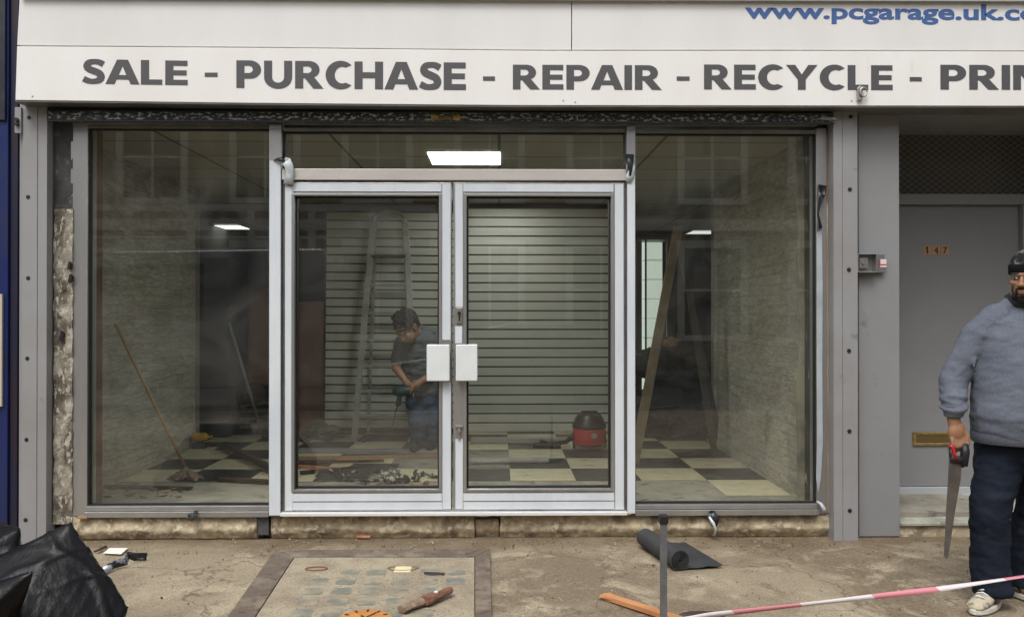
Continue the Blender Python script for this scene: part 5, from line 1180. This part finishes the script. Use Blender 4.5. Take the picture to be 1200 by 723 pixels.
    bb = BM(); pts_ = [(P(px,py,D.y-.08).x, P(px,py,D.y-.08).z) for px, py in ((1112,536),(1127,538),(1126,560),(1119,600),(1111.5,651),(1109,655),(1106,651),(1108.5,600),(1111,560))]
    prism(bb, pts_, D.y-.0812, D.y-.0798); obj('blade', bb, mat('saw_steel', (.13,.125,.115), .45, .7, col2=(.2,.18,.16), vs=12), saw)
    bb = BM()
    hp2 = [P(px,py+4,D.y-.048) for px, py in ((1114,522),(1115,533),(1119,541),(1128,542),(1131,530),(1130,516),(1125,510),(1117,512),(1114,522))]
    tube(bb, hp2, .011, 10); tube(bb, [P(1130,520,D.y-.06), P(1131,530,D.y-.07), P(1129,546,D.y-.075)], [.019,.022,.02], 10); beam(bb, P(1114,537,D.y-.08), P(1131,540,D.y-.08), .02, .04); obj('handle', bb, mat('black_grip', (.010,.010,.012), .5), saw, smooth='all')
    bb = BM(); tube(bb, [P(px,py,D.y-.09) for px, py in ((1113,522),(1116,524),(1118,531),(1121,538))], [.010,.009,.010,.007], 8); obj('red_insert', bb, mat('red_grip', (.50,.02,.03), .4), saw, smooth='all')
man_front()

def worker():
    yF = 2.65
    def W(px, py, dy=0): return P(px, py, yF+dy)
    bm_ = BM(); hc = W(477,384,-.24)
    H = head(bm_, hc, R(-42), R(50), 1.22)
    nk = W(490,395,.0); capsule(bm_, hc+Vector((.03,.06,-.01)), nk, .058, .068)
    hipz = W(497,468,.1)
    loft(bm_, [(W(492,398,.02),.14,.10), (W(494,415,.05),.19,.12), (W(497,440,.09),.17,.12), (W(499,468,.1),.15,.12)])
    fL, fR = W(489,520,.05), W(507,520,.12); fL.z = fR.z = FZ+.09
    kL, kR = W(488,492,-.03), W(508,493,.05)
    for hx, k_, f_ in ((-.08,kL,fL), (.08,kR,fR)): capsule(bm_, hipz+Vector((hx,0,0)), k_, .085, .06); capsule(bm_, k_, f_, .058, .042)
    sL, sR = W(470,402,-.02), W(514,402,.08); eL, eR = W(464,431,-.08), W(512,436,-.03); hL, hR = W(478,450,-.18), W(490,449,-.2)
    for s_, e_, h_ in ((sL,eL,hL), (sR,eR,hR)):
        capsule(bm_, s_, e_, .052, .044); capsule(bm_, e_, h_, .042, .03)
        capsule(bm_, h_, h_+(h_-e_).normalized()*.05, .036, .034)
        d = (h_-e_).normalized()
        for k in range(4): finger(bm_, h_+d*.07+Vector((0,-.012,.026-.018*k)), [d+Vector((0,-.5,-.2)), (d.x*.2,.3,-1)], [.035,.028], .010)
        finger(bm_, h_+d*.02+Vector((0,-.01,.03)), [d+Vector((0,-.4,.5)), d], [.035,.028], .011)
    body = blob('person', bm_, m_skin2, None, .008, 3, keep=True)
    tag(body, 'worker in dark shirt and blue jeans bending over a power tool indoors', 'person')
    s = BM(); loft(s, [(W(490,388,-.02),.12,.11), (W(491,398,.01),.22,.15), (W(492,416,.05),.25,.17), (W(495,440,.09),.22,.17), (W(498,462,.1),.20,.16)])
    ball(s, W(502,396,.10), (.19,.15,.13), 18, 12)
    capsule(s, sL, sL.lerp(eL,.75), .075, .062); capsule(s, sR, sR.lerp(eR,.75), .075, .062)
    blob('shirt', s, mat('dark_grey_cotton', (.13,.14,.15), .9, col2=(.17,.18,.19), vs=6), body, .012, 4, .012, .1)
    j = BM(); loft(j, [(W(498,458,.1),.17,.14), (W(498,472,.1),.18,.15)])
    for hx, k_, f_ in ((-.08,kL,fL), (.08,kR,fR)): capsule(j, hipz+Vector((hx,0,0)), k_, .105, .082); capsule(j, k_, f_, .08, .07)
    blob('jeans', j, mat('mid_blue_denim', (.055,.10,.17), .85, col2=(.04,.075,.13), vs=5), body, .012, 4, .012, .08)
    hr = BM(); bmesh.ops.create_uvsphere(hr, u_segments=24, v_segments=16, radius=1, matrix=H @ Matrix.Translation(Vector((0,.028,.04))) @ Matrix.Diagonal((.094,.104,.098,1)))
    ball(hr, H @ Vector((.05,.05,.06)), .06); ball(hr, H @ Vector((-.05,.03,.09)), .055); ball(hr, H @ Vector((0,.06,-.01)), .075)
    blob('hair', hr, mat('dark_hair', (.014,.010,.008), .8, bump=.8, bs=120), body, .008, 1, .022, .035)
    for f_ in (fL, fR):
        bb = BM(); ball(bb, f_+Vector((-.02,-.06,-.04)), (.05,.13,.045), 16, 10); obj('boot', bb, mat('dark_boot', (.03,.025,.02), .7), body, smooth='all')
    t = thing('power_drill', W(476,460,-.25), 'dark corded power tool gripped by the bending worker', 'power tool')
    bb = BM(); c = W(475,458,-.22); lathe(bb, [(.03,-.12),(.045,-.10),(.05,.05),(.035,.08),(.012,.085),(.012,.14)], (c.x, c.y, c.z), 18, 'x'); obj('motor_body', bb, mat('teal_plastic', (.015,.05,.06), .4), t, smooth=True)
    bb = BM(); beam(bb, c+Vector((-.05,0,-.03)), c+Vector((-.07,0,-.14)), .04, .05); obj('grip', bb, m_black, t, bevel=.01)
    bb = BM(); pts_ = [c+Vector((-.07,0,-.14)), W(464,480,-.2), W(460,500,-.2), W(440,512,-.3), W(425,518,-.3)]; 
    pts_[-1].z = max(pts_[-1].z, FZ+.01); tube(bb, pts_, .006, 6); obj('cable', bb, m_black, t, smooth='all')
worker()

# ================================================================== the street behind the camera (seen in the glass)
YO = -16.9
ob = thing('terraced_building', (0, YO, 0), 'brown brick terrace with pale window surrounds across the street, mirrored in the shop glass', 'building')
m_obr = brick_mat('terrace_brick', (.33,.25,.15), (.27,.20,.12), (.3,.27,.21)); m_trim = mat('cream_trim', (.78,.75,.66), .7, col2=(.7,.66,.57), vs=2)
m_pane = mat('dark_pane', (.015,.017,.02), .08)
b = BM(); box(b, -19, 19, YO-6, YO, 0, 8.6); obj('wall', b, m_obr, ob)
b = BM(); box(b, -19.2, 19.2, YO+.001, YO+.3, 8.3, 8.62); box(b, -19, 19, YO+.001, YO+.14, 3.65, 3.95); obj('cornice', b, m_trim, ob, bevel=.02)
for k in range(-5, 7):
    xc = 2.95*k - .25
    for zc, hh in ((4.5, 2.1), (.9, 2.3)):
        ww = 1.5
        b = BM(); box(b, xc-ww/2, xc+ww/2, YO+.002, YO+.03, zc, zc+hh); w_ = obj('window', b, m_pane, ob)
        b = BM()
        box(b, xc-ww/2-.18, xc-ww/2, YO+.002, YO+.12, zc-.15, zc+hh+.2); box(b, xc+ww/2, xc+ww/2+.18, YO+.002, YO+.12, zc-.15, zc+hh+.2); box(b, xc-ww/2, xc+ww/2, YO+.002, YO+.12, zc+hh, zc+hh+.2); box(b, xc-ww/2, xc+ww/2, YO+.002, YO+.16, zc-.15, zc)
        box(b, xc-.03, xc+.03, YO+.031, YO+.07, zc, zc+hh); box(b, xc-ww/2, xc-.031, YO+.031, YO+.07, zc+hh*.5, zc+hh*.5+.07); box(b, xc+.031, xc+ww/2, YO+.031, YO+.07, zc+hh*.5, zc+hh*.5+.07)
        obj('frame', b, m_trim, w_)
b = BM(); box(b, -14, -1.6, YO+.002, YO+1.0, 3.0, 3.12); obj('balcony', b, m_trim, ob)
b = BM(); box(b, -14, -1.6, YO+.95, YO+1.0, 4.05, 4.22)
for k in range(9): box(b, -14+k*1.53, -13.82+k*1.53, YO+.95, YO+1.0, 3.121, 4.049)
box(b, -14, -1.6, YO+.965, YO+.985, 3.36, 3.42); obj('balcony_rail', b, m_trim, ob)

def vehicle(name, x0, length, height, y0, prof, glz, body_m, lab, cat):
    t = thing(name, (x0+length/2, y0, -.12), lab, cat); W_ = 1.75; zb = -.12
    def pr(pts, ya, yb, m, nm, bev=.04, par=t): 
        bb = BM(); prism(bb, [(x0+u*length, zb+v*height) for u, v in pts], ya, yb); return obj(nm, bb, m, par, bevel=bev)
    body = pr(prof, y0-W_, y0, body_m, 'body')
    for g in glz: pr(g, y0+.001, y0+.012, mat('tinted_glass', (.02,.022,.024), .06), 'side_window', .004); 
    for g in glz: pr(g, y0-W_-.012, y0-W_-.001, MATS['tinted_glass'], 'side_window', .004)
    for u in (.17, .80):
        for yy in (y0-.11, y0-W_-.10):
            bb = BM(); lathe(bb, [(.2,0),(.31,.01),(.325,.05),(.325,.17),(.31,.21),(.2,.215)], (x0+u*length, yy, zb+.325), 28, 'y'); wh = obj('wheel', bb, m_black, t, smooth=True)
            bb = BM(); lathe(bb, [(.03,-.01),(.19,-.004),(.2,.01),(.2,.1),(.18,.225),(.03,.23)], (x0+u*length, yy, zb+.325), 20, 'y'); obj('rim', bb, m_lock, wh, smooth=True)
    for yy in (y0-.35, y0-W_+.12):
        bb = BM(); box(bb, x0-.02, x0+.05, yy, yy+.22, zb+height*.42, zb+height*.5); obj('headlight', bb, m_white, t, bevel=.02)
        bb = BM(); box(bb, x0+length-.05, x0+length+.02, yy, yy+.22, zb+height*.42, zb+height*.55); obj('tail_light', bb, mat('red_lens', (.4,.02,.02), .3), t, bevel=.02)
m_carp = mat('dark_car_paint', (.035,.038,.045), .25, 0, coat=.6); m_vanp = mat('silver_paint', (.30,.31,.32), .3, .5, coat=.5)
vehicle('parked_van', -8.6, 6.0, 2.62, -7.75, [(0,.16),(0,.42),(.04,.5),(.2,.58),(.36,.93),(.42,.98),(.97,1),(1,.9),(1,.16)], [[(.27,.58),(.37,.88),(.44,.9),(.44,.57)], [(.46,.57),(.46,.9),(.66,.91),(.66,.57)]], m_vanp, 'silver van parked at the kerb behind the camera, mirrored in the left window', 'van')
vehicle('parked_car', -1.9, 4.3, 1.45, -7.75, [(0,.2),(0,.45),(.05,.56),(.24,.64),(.40,.95),(.48,1),(.70,.99),(.86,.7),(.97,.66),(1,.5),(1,.2)], [[(.29,.66),(.41,.91),(.50,.94),(.50,.65)], [(.52,.65),(.52,.94),(.68,.93),(.79,.70),(.76,.66)]], m_carp, 'dark car parked at the kerb behind the camera, mirrored in the right window', 'car')
